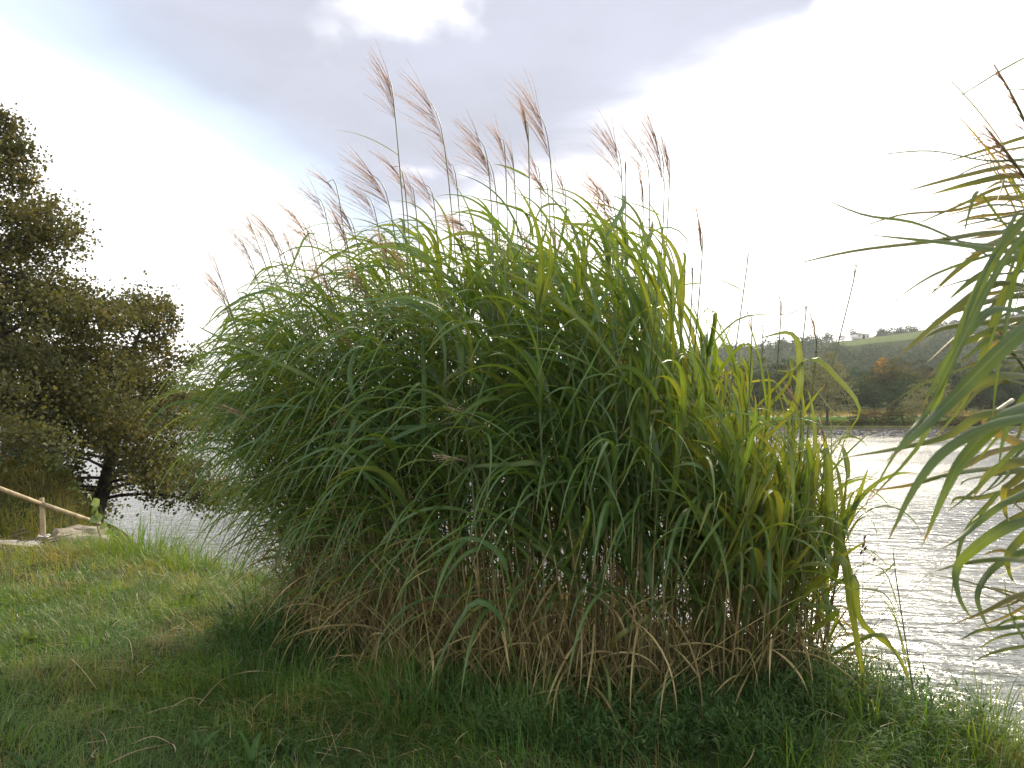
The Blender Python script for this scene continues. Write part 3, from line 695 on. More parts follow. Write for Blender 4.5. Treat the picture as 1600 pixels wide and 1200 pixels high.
    PL += [((402, 440), (378, 375), 5.1, 18, 0.6, 470), ((436, 395), (412, 350), 5.3, 16, 0.5, 510), ((500, 400), (478, 350), 5.0, 18, 0.55, 560), ((558, 380), (535, 330), 5.1, 18, 0.5, 600), ((590, 350), (568, 300), 5.3, 18, 0.6, 640), ((680, 330), (660, 285), 5.1, 14, 0.4, 700),
           ((715, 300), (700, 250), 5.2, 16, 0.5, 740), ((775, 300), (752, 235), 5.3, 20, 0.6, 800), ((845, 300), (835, 255), 5.4, 14, 0.3, 860), ((885, 330), (878, 285), 5.3, 12, 0.3, 900), ((945, 330), (930, 290), 5.3, 16, 0.5, 960), ((1005, 330), (1003, 285), 5.2, 12, 0.2, 1010), ((365, 500), (345, 450), 5.3, 14, 0.5, 440), ((522, 470), (505, 430), 4.8, 12, 0.5, 570), ((640, 440), (622, 395), 4.7, 14, 0.5, 680)]
    for (b, tp, d, nr, spr, fpx) in PL:
        pb, pt = P(*b, d), P(*tp, d - 0.05)
        ax = catmull([pb, (pb + pt) / 2 + (pb - P(fpx, b[1] + 300, d)) * 0.02, pt], 8)
        fz = 0.3; X0 = (fpx - 800) / FPX * (d + 0.1) * 0.93
        foot = np.array([X0, d + 0.15, float(ground_z(X0, d + 0.15)) + fz])
        c = catmull([foot, foot * 0.5 + pb * 0.5 + np.array([(X0 - pb[0]) * 0.18, 0, 0.02]), pb, pt], 16)
        rad = np.interp(np.linspace(0, 1, 16), [0, 0.66, 1], [0.0045, 0.0040, 0.0012])
        st = part('stem', tube_mesh('stem', c[None], rad[None], M['stem'], 5, np.clip(np.linspace(0.3, 0.95, 16)[None] + r.normal(0, 0.06), 0, 1)))
        axt = norm(np.gradient(ax, axis=0))
        lee = norm(np.array([-1.0, r.normal(-0.1, 0.35), 0.12])); ln = np.linalg.norm(pt - pb)
        pa, ra = raceme_paths(ax, axt, nr, max(0.14, ln * (0.75 + 0.12 / max(ln, 0.1))) if spr > 0.12 else ln * 0.8, spr, lee, r)
        light = 0.45 + 0.3 * spr + r.normal(0, 0.1)
        tn = np.clip(np.linspace(0, 1, 9)[None] * light + r.normal(0.1, 0.12, (len(pa), 1)), 0, 1)
        part('plume', tube_mesh('plume', pa, ra, M['plume'], 3, tn, cap=False), kind=None)
        # one or two flag leaves below the plume, blown to leeward
        if r.random() < 0.75 and b[1] < 520:
            k = r.integers(6, 10); p0 = c[k:k + 1]
            dl = np.array([[-0.8 - 0.5 * r.random(), r.normal(0, 0.4), r.uniform(0.0, 0.75)]])
            Cl, Tl = centerlines(p0, dl, np.array([r.uniform(0.22, 0.48)]), 12, np.array([r.uniform(0.0, 0.6)]), np.array([[-0.4, 0, 0]]))
            v, fl, al = blades(Cl, Tl, np.array([[0.1, -1.0, 0.45]]), np.array([r.uniform(0.010, 0.020)]), tint=np.array([r.uniform(0.3, 0.7)]), twist=r.normal(0, 0.5))
            part('flag_leaf', blade_mesh('flag_leaf', v, fl, al, M['blade']))
    return root
build_clump()

# ------------------------------------------------------------------ the near clump that reaches in from the right
def build_near_clump():
    r = np.random.default_rng(8)
    root = empty('silver_grass_clump', (1.55, 1.55, 0))
    tag(root, 'near broad-leaved silver grass, mostly out of view, its long leaves reaching over the water', 'ornamental grass')
    rl = np.array(root.location)
    def part(name, me, kind=None):
        o = obj(name, me, root, (-rl[0], -rl[1], -rl[2]))
        if kind: o['kind'] = kind
        return o
    key = [  # photo points from foot to tip, depth at foot, depth at tip, width, tint
        ([(1640, 370), (1560, 360), (1460, 375), (1340, 390), (1230, 415)], 1.35, 1.25, .020, .75), ([(1640, 440), (1560, 405), (1440, 350), (1350, 335), (1270, 303)], 1.3, 1.2, .014, .45),
        ([(1640, 395), (1560, 388), (1480, 378), (1350, 366)], 1.2, 1.15, .024, .5), ([(1640, 330), (1560, 318), (1490, 332), (1430, 350)], 1.45, 1.4, .020, .8), ([(1640, 290), (1570, 290), (1500, 320), (1420, 355)], 1.5, 1.45, .014, .85),
        ([(1640, 265), (1580, 258), (1500, 275), (1410, 300)], 1.45, 1.4, .020, .8), ([(1640, 280), (1585, 272), (1520, 285), (1450, 305)], 1.4, 1.4, .022, .7), ([(1625, 245), (1545, 250), (1450, 235), (1330, 247)], 1.4, 1.3, .011, .3),
        ([(1600, 290), (1565, 220), (1510, 150), (1445, 88)], 1.45, 1.4, .015, .85), ([(1600, 90), (1560, 112), (1500, 150), (1443, 186)], 1.4, 1.35, .0065, .3), ([(1620, 150), (1590, 150), (1560, 152), (1530, 152)], 1.4, 1.38, .008, .5),
        ([(1640, 420), (1540, 430), (1480, 445), (1410, 465), (1390, 472)], 1.3, 1.25, .010, .4), ([(1640, 370), (1540, 400), (1480, 420), (1440, 440), (1390, 475)], 1.35, 1.3, .008, .3), ([(1640, 325), (1580, 335), (1500, 352), (1460, 362)], 1.5, 1.5, .020, .8),
        ([(1640, 300), (1570, 380), (1520, 470), (1480, 580), (1440, 690), (1350, 790)], 1.2, 1.1, .017, .4), ([(1630, 330), (1560, 420), (1490, 560), (1450, 640), (1410, 690), (1345, 800)], 1.1, 1.0, .012, .25),
        ([(1640, 480), (1570, 540), (1500, 610), (1440, 670), (1385, 720)], 1.05, 1.0, .027, .25), ([(1640, 645), (1560, 660), (1480, 700), (1430, 760), (1385, 850)], 1.0, .95, .021, .35), ([(1640, 620), (1570, 650), (1510, 710), (1480, 760), (1440, 855)], 1.05, 1.0, .025, .25),
        ([(1640, 640), (1540, 645), (1480, 680), (1400, 700), (1310, 716)], 1.25, 1.15, .020, .65), ([(1640, 735), (1560, 730), (1490, 738), (1440, 752), (1425, 765)], 1.3, 1.2, .018, .6), ([(1640, 715), (1590, 720), (1545, 740), (1520, 778)], 1.2, 1.2, .024, .75),
        ([(1640, 750), (1570, 785), (1530, 815), (1500, 840), (1465, 860)], 1.2, 1.1, .014, .5), ([(1640, 800), (1570, 825), (1520, 860), (1495, 890), (1500, 935), (1520, 970)], 1.2, 1.15, .021, .4), ([(1640, 880), (1570, 872), (1500, 880), (1455, 895)], 1.3, 1.2, .017, .6),
        ([(1560, 770), (1510, 830), (1495, 880), (1485, 945)], 1.25, 1.22, .010, .35), ([(1640, 960), (1580, 930), (1500, 905), (1420, 893)], 1.35, 1.3, .012, .75), ([(1640, 920), (1590, 930), (1540, 955), (1490, 975)], 1.3, 1.25, .012, .9),
        ([(1640, 970), (1570, 980), (1530, 985), (1500, 1000)], 1.35, 1.3, .011, .4), ([(1640, 500), (1560, 480), (1510, 520), (1470, 580), (1440, 640)], 1.1, 1.05, .018, .25), ([(1640, 455), (1560, 440), (1480, 490), (1400, 560)], 1.3, 1.25, .026, .7),
        ([(1640, 490), (1560, 500), (1480, 510), (1440, 530)], 1.4, 1.35, .024, .7), ([(1640, 465), (1580, 462), (1510, 480), (1460, 500)], 1.45, 1.4, .022, .75), ([(1640, 520), (1570, 510), (1500, 540), (1450, 590)], 1.35, 1.3, .018, .55),
        ([(1640, 590), (1570, 585), (1520, 605), (1480, 650)], 1.25, 1.2, .022, .65), ([(1640, 560), (1580, 550), (1520, 570), (1440, 600), (1380, 640)], 1.4, 1.3, .006, .5), ([(1600, 380), (1580, 470), (1560, 580), (1550, 660)], 1.15, 1.15, .010, .3),
        ([(1640, 700), (1590, 690), (1540, 660), (1570, 640)], 1.3, 1.3, .022, .95), ([(1640, 430), (1570, 350), (1530, 300), (1515, 330), (1505, 370)], 1.3, 1.25, .010, .5), ([(1640, 345), (1590, 350), (1540, 340), (1500, 345)], 1.5, 1.45, .02, .75),
        ([(1640, 350), (1600, 400), (1560, 500), (1530, 590)], 1.2, 1.2, .008, .4), ([(1590, 330), (1540, 420), (1500, 520), (1440, 670)], 1.2, 1.1, .009, .2), ([(1660, 420), (1600, 400), (1530, 430), (1480, 470)], 1.25, 1.2, .02, .3),
        ([(1640, 600), (1600, 620), (1570, 680), (1560, 730)], 1.2, 1.2, .012, .5), ([(1660, 560), (1590, 530), (1545, 530), (1500, 570)], 1.3, 1.25, .02, .5), ([(1640, 680), (1590, 700), (1530, 760), (1480, 800)], 1.15, 1.1, .01, .5), ([(1640, 1040), (1610, 1010), (1580, 960), (1568, 900)], 1.3, 1.3, .009, .3)]
    more = []
    for pts, d0, d1, w, ti in key:
        for q in range(0 if ti < 0.4 else (1 if pts[-1][0] < 1400 else 3)):
            a, b = r.normal(22, 30), r.normal(0, 34); sc1 = r.uniform(0.6, 0.95); x0, y0 = pts[0]
            more.append(([(x0 + (x - x0) * sc1 + a * 0.6, y0 + (y - y0) * sc1 + b + r.normal(0, 4)) for x, y in pts], d0 + r.uniform(0.08, 0.4), d1 + r.uniform(0.1, 0.4), w * r.uniform(0.6, 1.1), np.clip(ti + r.normal(0.18, 0.15), 0, 0.95)))
    for pts, d0, d1, w, ti in key + more:
        k = len(pts)
        c3 = np.array([P(a, b, d0 + (d1 - d0) * j / (k - 1) + 0.02 * math.sin(5 * j + a)) for j, (a, b) in enumerate(pts)])
        Ck = catmull(c3, 18)[None]; w = w * 0.85; Tk = norm(np.gradient(Ck, axis=1))
        s0 = norm(np.cross(Tk.mean(1), np.array([[0.2 * r.normal(), -0.6, 0.8]])))
        V, F, at = blades(Ck, Tk, s0, np.array([w]), fold=0.16, twist=r.normal(0, 0.45), tint=np.array([ti]), taper=1.9, base=0.8)
        part('leaf', blade_mesh('leaf', V, F, at, M['broad_blade']))
    # stalks just outside the picture carry them; leaves also on the far side
    ns = 16
    bx = 1.55 + r.uniform(-0.18, 0.6, ns); by = 1.3 + r.uniform(-0.35, 0.75, ns)
    top = r.uniform(1.5, 2.35, ns)
    t = np.linspace(0, 1, 8)
    keepx = bx - 0.75 * by; bx = np.where(keepx < 0.1, bx + 0.35, bx)
    paths = np.stack([bx[:, None] + (0.05 * r.normal(0, 1, ns))[:, None] * t ** 2, by[:, None] + (0.08 * r.normal(0, 1, ns))[:, None] * t ** 2, ground_z(bx, by)[:, None] - 0.05 + top[:, None] * t], -1)
    for i in range(ns):
        part('stem', tube_mesh('stem', paths[i:i + 1], np.full((1, 8), 0.0045), M['stem'], 6, np.array([r.uniform(0.5, 0.9)])))
    n = 110; q = r.integers(0, ns, n); kf = r.integers(3, 8, n); p0 = paths[q, kf]
    th = r.uniform(-1.5, 1.5, n); out = np.stack([np.cos(th), np.sin(th)], 1); el = r.normal(R(50), R(10), n)
    Cn, T = centerlines(p0, np.stack([out[:, 0] * np.cos(el), out[:, 1] * np.cos(el), np.sin(el)], 1), r.uniform(0.5, 0.9, n), 12, r.uniform(1.3, 2.6, n), np.zeros((n, 3)))
    V, F, at = blades(Cn, T, np.stack([-out[:, 1], out[:, 0], np.zeros(n)], 1), r.uniform(0.014, 0.026, n), tint=r.beta(2, 2, n), twist=r.normal(0, 0.5, n))
    part('leaves', blade_mesh('leaves', V, F, at, M['broad_blade']), 'stuff')
    # seed heads
    for (foot, mid, tp, d, nr, spr, ln) in [((1610, 290), (1575, 240), (1540, 200), 1.35, 20, 0.55, 0.105), ((1620, 230), (1582, 150), (1553, 100), 1.4, 12, 0.35, 0.05), ((1590, 560), (1572, 535), (1560, 515), 1.4, 16, 0.6, 0.06), ((1560, 640), (1545, 650), (1535, 668), 1.35, 10, 0.5, 0.03)]:
        pb, pm, pt = P(*foot, d + .05), P(*mid, d), P(*tp, d - .02)
        ax = catmull([pb, pm, pt], 8); axt = norm(np.gradient(ax, axis=0))
        part('stem', tube_mesh('stem', catmull([pb + (pb - pm) * 1.6, pb, pm, pt], 12)[None], np.linspace(0.0042, 0.0012, 12)[None], M['stem'], 6, np.array([0.5])))
        pa, ra = raceme_paths(ax, axt, nr, ln, spr, norm(np.array([-1.0, -0.1, 0.15])), r)
        part('plume', tube_mesh('plume', pa, ra * 0.75, M['plume'], 3, np.clip(np.linspace(0.05, 0.7, 9)[None] + r.normal(0, 0.15, (len(pa), 1)), 0, 1), cap=False))
    return root
build_near_clump()
# ------------------------------------------------------------------ lawn
def build_lawn():
    r = np.random.default_rng(4)
    def scatter(n, x0, x1, y0, y1, smin=0.1):
        x = r.uniform(x0, x1, n); y = r.uniform(y0, y1, n)
        k = (land_s(x, y) > smin) & (np.abs(x) < 0.74 * y + 1.0)
        return x[k], y[k]
    def clear(x, y):  # the slab, the stones and the brush pile stay open
        return ~((((x + 5.75) / 1.0) ** 2 + ((y - 9.75) / 0.42) ** 2) < 1)
    xs, ys, sc_ = [], [], []
    for n, box, s in ((62000, (-4.2, 4.2, 2.4, 4.6), 0.85), (60000, (-5.2, 3.2, 4.4, 7.0), 1.1), (42000, (-8.0, 2.0, 6.8, 10.6), 1.45)):
        x, y = scatter(n, box[0], box[1], box[2], box[3]); xs.append(x); ys.append(y); sc_.append(np.full(len(x), s))
    x = np.concatenate(xs); y = np.concatenate(ys); s = np.concatenate(sc_)
    # inside the clump's foot only a few
    inside = (x > -1.4) & (x < 1.9) & (y > np.interp(x, [-1.5, -0.7, 0, 1.2, 1.9], [5.9, 4.75, 4.35, 4.4, 4.9]))& (y < 6.2)
    k = clear(x, y) & (~inside | (r.random(len(x)) < 0.12))
    x, y, s = x[k], y[k], s[k]
    n = len(x)
    big = vnoise(x, y, 1.3, 7); mid = vnoise(x, y, 3.2, 8); fine = vnoise(x, y, 9.0, 9)
    # mown to the left, ragged towards the water and under the clump
    rag = np.maximum(sstep(1.0, 0.25, land_s(x, y)), 0.8 * sstep(-2.2, -0.4, x) * sstep(3.2, 4.4, y))
    h = (0.055 + 0.05 * mid + 0.045 * fine + 0.20 * rag * (0.3 + mid)) * 1.2 * r.uniform(0.6, 1.4, n)
    h *= np.where(r.random(n) < 0.03, 1.9, 1.0)
    th = r.uniform(0, 2 * np.pi, n); lay = vnoise(x, y, 1.9, 12) * 6.28
    out = norm(np.stack([np.cos(th) + 0.9 * np.cos(lay), np.sin(th) + 0.9 * np.sin(lay)], 1))
    el = np.clip(r.normal(R(52), R(20), n), R(8), R(88))
    d0 = np.stack([out[:, 0] * np.cos(el), out[:, 1] * np.cos(el), np.sin(el)], 1)
    Cn, T = centerlines(np.stack([x, y, ground_z(x, y) - 0.008], 1), d0, h, 5, r.uniform(0.6, 2.6, n), np.zeros((n, 3)))
    gz = ground_z(Cn[:, -1, 0], Cn[:, -1, 1]); low = Cn[:, -1, 2] < gz + 0.004
    Cn[low, -1, 2] = gz[low] + 0.006
    h *= 1 - 0.45 * sstep(0.62, 0.8, vnoise(x, y, 1.7, 21)); h *= 0.75 + 0.6 * vnoise(x, y, 4.4, 22)
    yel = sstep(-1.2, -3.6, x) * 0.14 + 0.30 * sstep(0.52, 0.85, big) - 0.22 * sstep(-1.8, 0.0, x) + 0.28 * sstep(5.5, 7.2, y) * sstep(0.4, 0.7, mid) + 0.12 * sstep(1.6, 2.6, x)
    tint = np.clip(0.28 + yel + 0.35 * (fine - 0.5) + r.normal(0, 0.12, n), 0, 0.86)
    tint = np.where(r.random(n) < 0.05 + 0.30 * sstep(0.62, 0.85, vnoise(x, y, 1.7, 21)), r.uniform(0.88, 1.0, n), tint)
    V, F, at = blades(Cn, T, np.stack([-out[:, 1], out[:, 0], np.zeros(n)], 1), r.uniform(0.0022, 0.0046, n) * s, tint=tint, cols=2, twist=r.normal(0, 0.8, n), base=0.8)
    o = obj('lawn_grass', blade_mesh('lawn_grass', V, F, at, M['lawn'])); tag(o, 'short uneven green lawn grass with yellowed patches', kind='stuff')
    print('lawn', n)
    # small broad-leaved weeds along the clump's foot
    ws = []
    for (n, x0, x1, y0, y1, hh) in ((900, -0.7, 1.9, 3.55, 4.35, 0.15), (420, -2.1, -0.9, 4.9, 6.3, 0.22), (420, 1.25, 2.35, 3.75, 4.6, 0.24)):
        x, y = scatter(n, x0, x1, y0, y1); k = vnoise(x, y, 2.6, 31) > 0.36
        ws.append(np.stack([x[k], y[k], hh * r.uniform(0.4, 1.25, k.sum())], 1))
    w = np.concatenate(ws); nl = 13
    px, py, ph = np.repeat(w[:, 0], nl), np.repeat(w[:, 1], nl), np.repeat(w[:, 2], nl)
    f = np.tile(np.linspace(0.15, 1, nl), len(w)); n = len(px)
    lx = np.repeat(r.normal(0, 0.3, len(w)), nl); ly = np.repeat(r.normal(0, 0.3, len(w)), nl)
    p0 = np.stack([px + lx * ph * f, py + ly * ph * f, ground_z(px, py) + ph * f], 1)
    th = r.uniform(0, 6.28, n); out = np.stack([np.cos(th), np.sin(th)], 1); el = r.normal(R(25), R(22), n)
    Cn, T = centerlines(p0, np.stack([out[:, 0] * np.cos(el), out[:, 1] * np.cos(el), np.sin(el)], 1), r.uniform(0.025, 0.06, n), 4, r.uniform(0.2, 1.5, n), np.zeros((n, 3)))
    V, F, at = blades(Cn, T, np.stack([-out[:, 1], out[:, 0], np.zeros(n)], 1), r.uniform(0.008, 0.017, n), tint=np.clip(np.repeat(r.beta(2, 3, len(w)), nl) + r.normal(0, .1, n), 0, 1), cols=2, base=0.5)
    o = obj('weeds', blade_mesh('weeds', V, F, at, M['weed'])); tag(o, 'low dark leafy weeds growing round the foot of the silver grass', kind='stuff')
build_lawn()
def rosettes():
    r = np.random.default_rng(66); m = 75; k = 9
    x = r.uniform(-4.2, 2.0, m); y = r.uniform(3.1, 6.6, m); ok = land_s(x, y) > 0.4; ok &= ~((x > -1.2) & (y > 4.2)); x, y = x[ok], y[ok]; m = len(x)
    X, Y = np.repeat(x, k), np.repeat(y, k); n = m * k; a = np.tile(np.arange(k) * 2.4, m) + r.normal(0, .3, n); sz = np.repeat(r.uniform(0.5, 1.2, m), k)
    out = np.stack([np.cos(a), np.sin(a)], 1); e = r.normal(R(38), R(14), n)
    Cn, T = centerlines(np.stack([X, Y, ground_z(X, Y) + 0.01], 1), np.stack([out[:, 0] * np.cos(e), out[:, 1] * np.cos(e), np.sin(e)], 1), sz * r.uniform(.09, .16, n), 7, r.uniform(.6, 1.8, n), np.zeros((n, 3)))
    V, F, at = blades(Cn, T, np.stack([-out[:, 1], out[:, 0], np.zeros(n)], 1), sz * r.uniform(.018, .034, n), tint=np.repeat(r.uniform(.1, 1, m), k), base=0.3, taper=3.0, fold=.15)
    o = obj('lawn_weeds', blade_mesh('lawn_weeds', V, F, at, M['weed'])); tag(o, 'flat rosettes of broad-leaved weeds among the lawn grass', kind='stuff')
rosettes()

def tuft(x, y, n, h, rad, tmin, tmax, label, width=0.006, lean=(0, 0), seed=0, fall=1.8, cat='grass tuft', mat='lawn'):
    r = np.random.default_rng(100 + seed)
    gz = float(ground_z(x, y))
    root = empty('grass_tuft', (x, y, gz)); tag(root, label, cat)
    th = r.uniform(0, 6.28, n); q = r.random(n) ** 0.5 * rad
    bx, by = q * np.cos(th), q * np.sin(th)
    p0 = np.stack([bx, by, ground_z(x + bx, y + by) - gz - 0.01], 1)
    out = norm(np.stack([np.cos(th) + r.normal(0, 0.5, n) + lean[0], np.sin(th) + r.normal(0, 0.5, n) + lean[1]], 1)); el = r.normal(R(66), R(13), n)
    Cn, T = centerlines(p0, np.stack([out[:, 0] * np.cos(el), out[:, 1] * np.cos(el), np.sin(el)], 1), h * r.uniform(0.5, 1.15, n), 9, fall * r.uniform(0.5, 1.4, n), np.zeros((n, 3)))
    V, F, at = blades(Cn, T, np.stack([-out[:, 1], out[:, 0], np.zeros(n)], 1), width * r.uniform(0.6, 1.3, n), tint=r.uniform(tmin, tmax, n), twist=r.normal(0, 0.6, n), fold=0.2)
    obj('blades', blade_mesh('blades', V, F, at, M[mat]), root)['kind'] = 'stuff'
    return root
tuft(-4.25, 9.0, 420, 0.62, 0.55, 0.3, 0.75, 'shaggy green grass tuft overhanging the bank beside the stones by the handrail', 0.008, (0.3, -0.4), 1)
tuft(-3.35, 8.45, 260, 0.42, 0.4, 0.35, 0.8, 'low yellow-green tuft on the bank edge between the shaggy tuft and the silver grass', 0.007, (0.2, -0.3), 2)
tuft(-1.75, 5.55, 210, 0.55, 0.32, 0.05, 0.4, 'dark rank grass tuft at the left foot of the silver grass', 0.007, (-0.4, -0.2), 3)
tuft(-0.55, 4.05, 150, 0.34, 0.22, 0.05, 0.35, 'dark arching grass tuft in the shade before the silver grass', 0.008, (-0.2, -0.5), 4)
tuft(-2.55, 3.75, 160, 0.22, 0.22, 0.35, 0.6, 'bright green grass tuft in the open lawn nearest the lower left corner', 0.006, (0, 0), 5)
tuft(-2.75, 4.6, 120, 0.20, 0.28, 0.5, 0.8, 'yellow-green grass tuft in the sunlit lawn to the left', 0.005, (0, 0), 6)
tuft(1.95, 4.15, 260, 0.42, 0.36, 0.25, 0.7, 'lush grass tuft on the bank edge right of the silver grass', 0.007, (0.2, -0.4), 7)
tuft(1.35, 3.62, 170, 0.30, 0.3, 0.25, 0.7, 'sunlit green tuft at the bottom edge of the lawn, right of centre', 0.006, (0, -0.2), 8)
tuft(2.35, 3.8, 150, 0.45, 0.25, 0.4, 0.8, 'sparse pale grass tuft leaning out over the water at the lower right corner', 0.007, (0.5, 0.1), 9)
tuft(-5.3, 9.6, 140, 0.34, 0.3, 0.4, 0.85, 'short grass tuft beside the brush pile and the pale slab', 0.008, (0, -0.3), 10)

def straws():
    r = np.random.default_rng(15)
    spots = [((178, 1196), (280, 1162), 3.7, 'long pale straw lying at the bottom edge of the lawn'), ((215, 1166), (278, 1164), 3.72, 'short pale straw crossing the end of the longest straw'), ((318, 1105), (372, 1060), 4.1, 'pale straw slanting in the middle of the shaded lawn'),
             ((372, 1060), (445, 1056), 4.25, 'straight straw pointing to the silver grass from the slanting straw'), ((118, 1043), (160, 1082), 4.35, 'curved dry leaf lying in the lawn at left'), ((200, 1005), (215, 1042), 4.5, 'small dry leaf curl in the lawn above the curved dry leaf'),
             ((450, 998), (500, 1010), 5.0, 'grey stick half hidden under the left skirt of the silver grass'), ((275, 1110), (330, 1100), 4.0, 'thin straw just left of the slanting straw')]
    for k, (a, b, d, lab) in enumerate(spots):
        pa, pb = P(*a, d), P(*b, d)
        for p, q in ((pa, a), (pb, b)):
            u = (q[0] - 800) / FPX; dy = EYE * FPX / (q[1] - 642); p[0] = u * dy; p[1] = dy; p[2] = float(ground_z(p[0], p[1])) + 0.05
        mid = (pa + pb) / 2 + np.array([0, 0.03 * r.normal(), 0.03])
        c = catmull([pa, mid, pb], 8)
        o = obj('dry_straw', tube_mesh('dry_straw', c[None], np.linspace(0.0034, 0.002, 8)[None], M['straw'], 5, np.array([r.uniform(0.2, 0.6)])))
        tag(o, lab, 'straw', 'dry straws lying on the lawn')
    n = 420
    x = r.uniform(-4, 2.2, n); y = r.uniform(3.0, 7.4, n); k = land_s(x, y) > 0.3; x, y = x[k], y[k]; n = len(x)
    th = r.uniform(0, 6.28, n); d0 = np.stack([np.cos(th), np.sin(th), r.normal(0, .12, n)], 1)
    Cn, T = centerlines(np.stack([x, y, ground_z(x, y) + r.uniform(0.03, 0.09, n)], 1), d0, r.uniform(0.06, 0.3, n), 6, r.uniform(0, .5, n), np.stack([r.normal(0, .5, n), r.normal(0, .5, n), np.zeros(n)], 1))
    V, F, at = blades(Cn, T, np.stack([-np.sin(th), np.cos(th), np.zeros(n)], 1), r.uniform(0.003, 0.007, n), tint=r.uniform(0, .9, n), cols=2, base=0.9)
    o = obj('dry_litter', blade_mesh('dry_litter', V, F, at, M['straw'])); tag(o, 'fallen dry leaf shreds scattered over the lawn', kind='stuff')
straws()
# ------------------------------------------------------------------ trees on the near bank
def leaf_cards(pos, nrm, size, r, tint):
    """rhombic leaves folded along the midrib, 2 quads... 4 triangles each"""
    n = len(pos)
    nrm = norm(nrm); a = norm(np.cross(nrm, norm(r.normal(0, 1, (n, 3))))); b = np.cross(nrm, a)
    s = size[:, None]
    v0 = pos - a * s * 0.5; v1 = pos + a * s * 0.5
    m0 = pos - a * s * 0.1 + b * s * 0.42 + nrm * s * 0.12; m1 = pos - a * s * 0.1 - b * s * 0.42 + nrm * s * 0.12
    V = np.stack([v0, m0, v1, m1], 1)
    i = np.arange(n)[:, None] * 4
    F = np.concatenate([i + np.array([[0, 2, 1]]), i + np.array([[0, 3, 2]])])
    return V.reshape(-1, 3), F, np.repeat(tint, 4)

def bank_tree(base, height, profile, seed, label, nlimb, leaf, trunk_r, trunk_lean=(0, 0), zlow=0.1, dens=1.0):
    r = np.random.default_rng(seed)
    root = empty('broadleaf_tree', base); tag(root, label, 'tree')
    t = np.linspace(0, 1, 14)
    tp = np.stack([trunk_lean[0] * t + 0.06 * np.sin(t * 7), trunk_lean[1] * t + 0.05 * np.sin(t * 5 + 1), -0.25 + (height + 0.1) * t], 1)
    tr = trunk_r * (np.interp(t, [0, 0.04, 0.5, 1], [1.45, 1.0, 0.6, 0.08]))
    obj('trunk', tube_mesh('trunk', tp[None], tr[None], M['bark'], 10), root)
    pos, nr, tints = [], [], []; twigs = []; twr = []
    for k in range(nlimb):
        zf = zlow + (0.98 - zlow) * (k + r.random()) / nlimb
        z = zf * height
        az = k * 2.39996 + r.normal(0, 0.3)
        L = np.interp(z, profile[:, 0], profile[:, 1]) * r.uniform(0.62, 1.12)
        h = np.array([math.cos(az), math.sin(az), 0.0])
        el = r.normal(R(14), R(8)) + R(18) * zf
        base_p = np.array([np.interp(z, tp[:, 2], tp[:, 0]), np.interp(z, tp[:, 2], tp[:, 1]), z])
        p = base_p.copy(); d = norm(h * math.cos(el) + np.array([0, 0, math.sin(el)])); pts = [p.copy()]
        NB = 9
        for s in range(NB):
            f = s / NB
            d = norm(d + np.array([r.normal(0, .07), r.normal(0, .07), (-0.11 if f < 0.6 else 0.13) + r.normal(0, .04)]))
            p = p + d * L / NB; pts.append(p.copy())
        pts = np.array(pts)
        lr = max(0.012, trunk_r * 0.26 * (1 - zf * 0.7))
        o = obj('limb', tube_mesh('limb', pts[None], np.linspace(lr, 0.006, NB + 1)[None], M['bark'], 5), root)
        nb = max(6, int(L * 7.5 * dens))
        for q in range(nb):
            f = 0.16 + 0.84 * (q + r.random()) / nb
            i = min(int(f * NB), NB - 1); s0 = pts[i] + (pts[i + 1] - pts[i]) * (f * NB - i)
            dirn = norm(pts[i + 1] - pts[i]); side = norm(np.cross(dirn, [0, 0, 1])) * (1 if q % 2 else -1)
            tl = (0.25 + 0.55 * (1 - f) ** 0.7) * min(L, 2.4) * 0.42 * r.uniform(0.6, 1.25) + 0.12
            td = norm(dirn * 0.75 + side * r.uniform(0.35, 1.0) + np.array([0, 0, r.normal(0.12, 0.32)]))
            e = s0 + td * tl + np.array([0, 0, 0.06 * tl])
            tw = catmull([s0, (s0 + e) / 2 + np.array([0, 0, -0.04]), e], 4); twigs.append(tw); twr.append([0.006, 0.005, 0.004, 0.002])
            m = int((30 + 80 * tl) * dens)
            u = r.random(m) ** 0.75
            c = s0 + (e - s0) * u[:, None]
            c = c + r.normal(0, 1, (m, 3)) * np.array([0.13, 0.13, 0.135]) * (0.6 + 0.6 * tl)
            pos.append(c); n_ = r.normal(0, 0.8, (m, 3)); n_[:, 2] += 0.55; n_[:, 1] -= 0.25; nr.append(n_)
            lt = np.clip(r.normal(0.36, 0.12) + r.normal(0, 0.16, m) + 0.12 * zf + (0.25 if r.random() < 0.12 else 0), 0, 1); tints.append(lt)
    pos = np.concatenate(pos); nr = np.concatenate(nr); tints = np.concatenate(tints)
    V, F, ti = leaf_cards(pos, nr, leaf * r.uniform(0.7, 1.25, len(pos)), r, tints)
    crown = obj('crown', mesh('crown', V, [F], M['alder'], {'tint': ti}), root); crown['kind'] = 'stuff'
    tw = obj('twigs', tube_mesh('twigs', np.array(twigs), np.array(twr), M['bark'], 3, cap=False), root); tw['kind'] = 'stuff'
    print('tree leaves', len(pos))
    return root
gz = lambda x, y: float(ground_z(x, y))
bank_tree((-9.05, 14.0, gz(-9.05, 14.0)), 6.5, np.array([(-0.5, 3.2), (0.4, 3.35), (1.2, 3.2), (2.0, 2.95), (2.9, 2.5), (3.4, 2.15), (4.2, 1.75), (5.0, 1.2), (5.8, 0.8), (6.5, .25)]), 3,
          'tall dense broadleaf tree on the mound, foliage touched with brown', 100, 0.070, 0.17, (-0.7, 0.1), 0.12, 0.86)
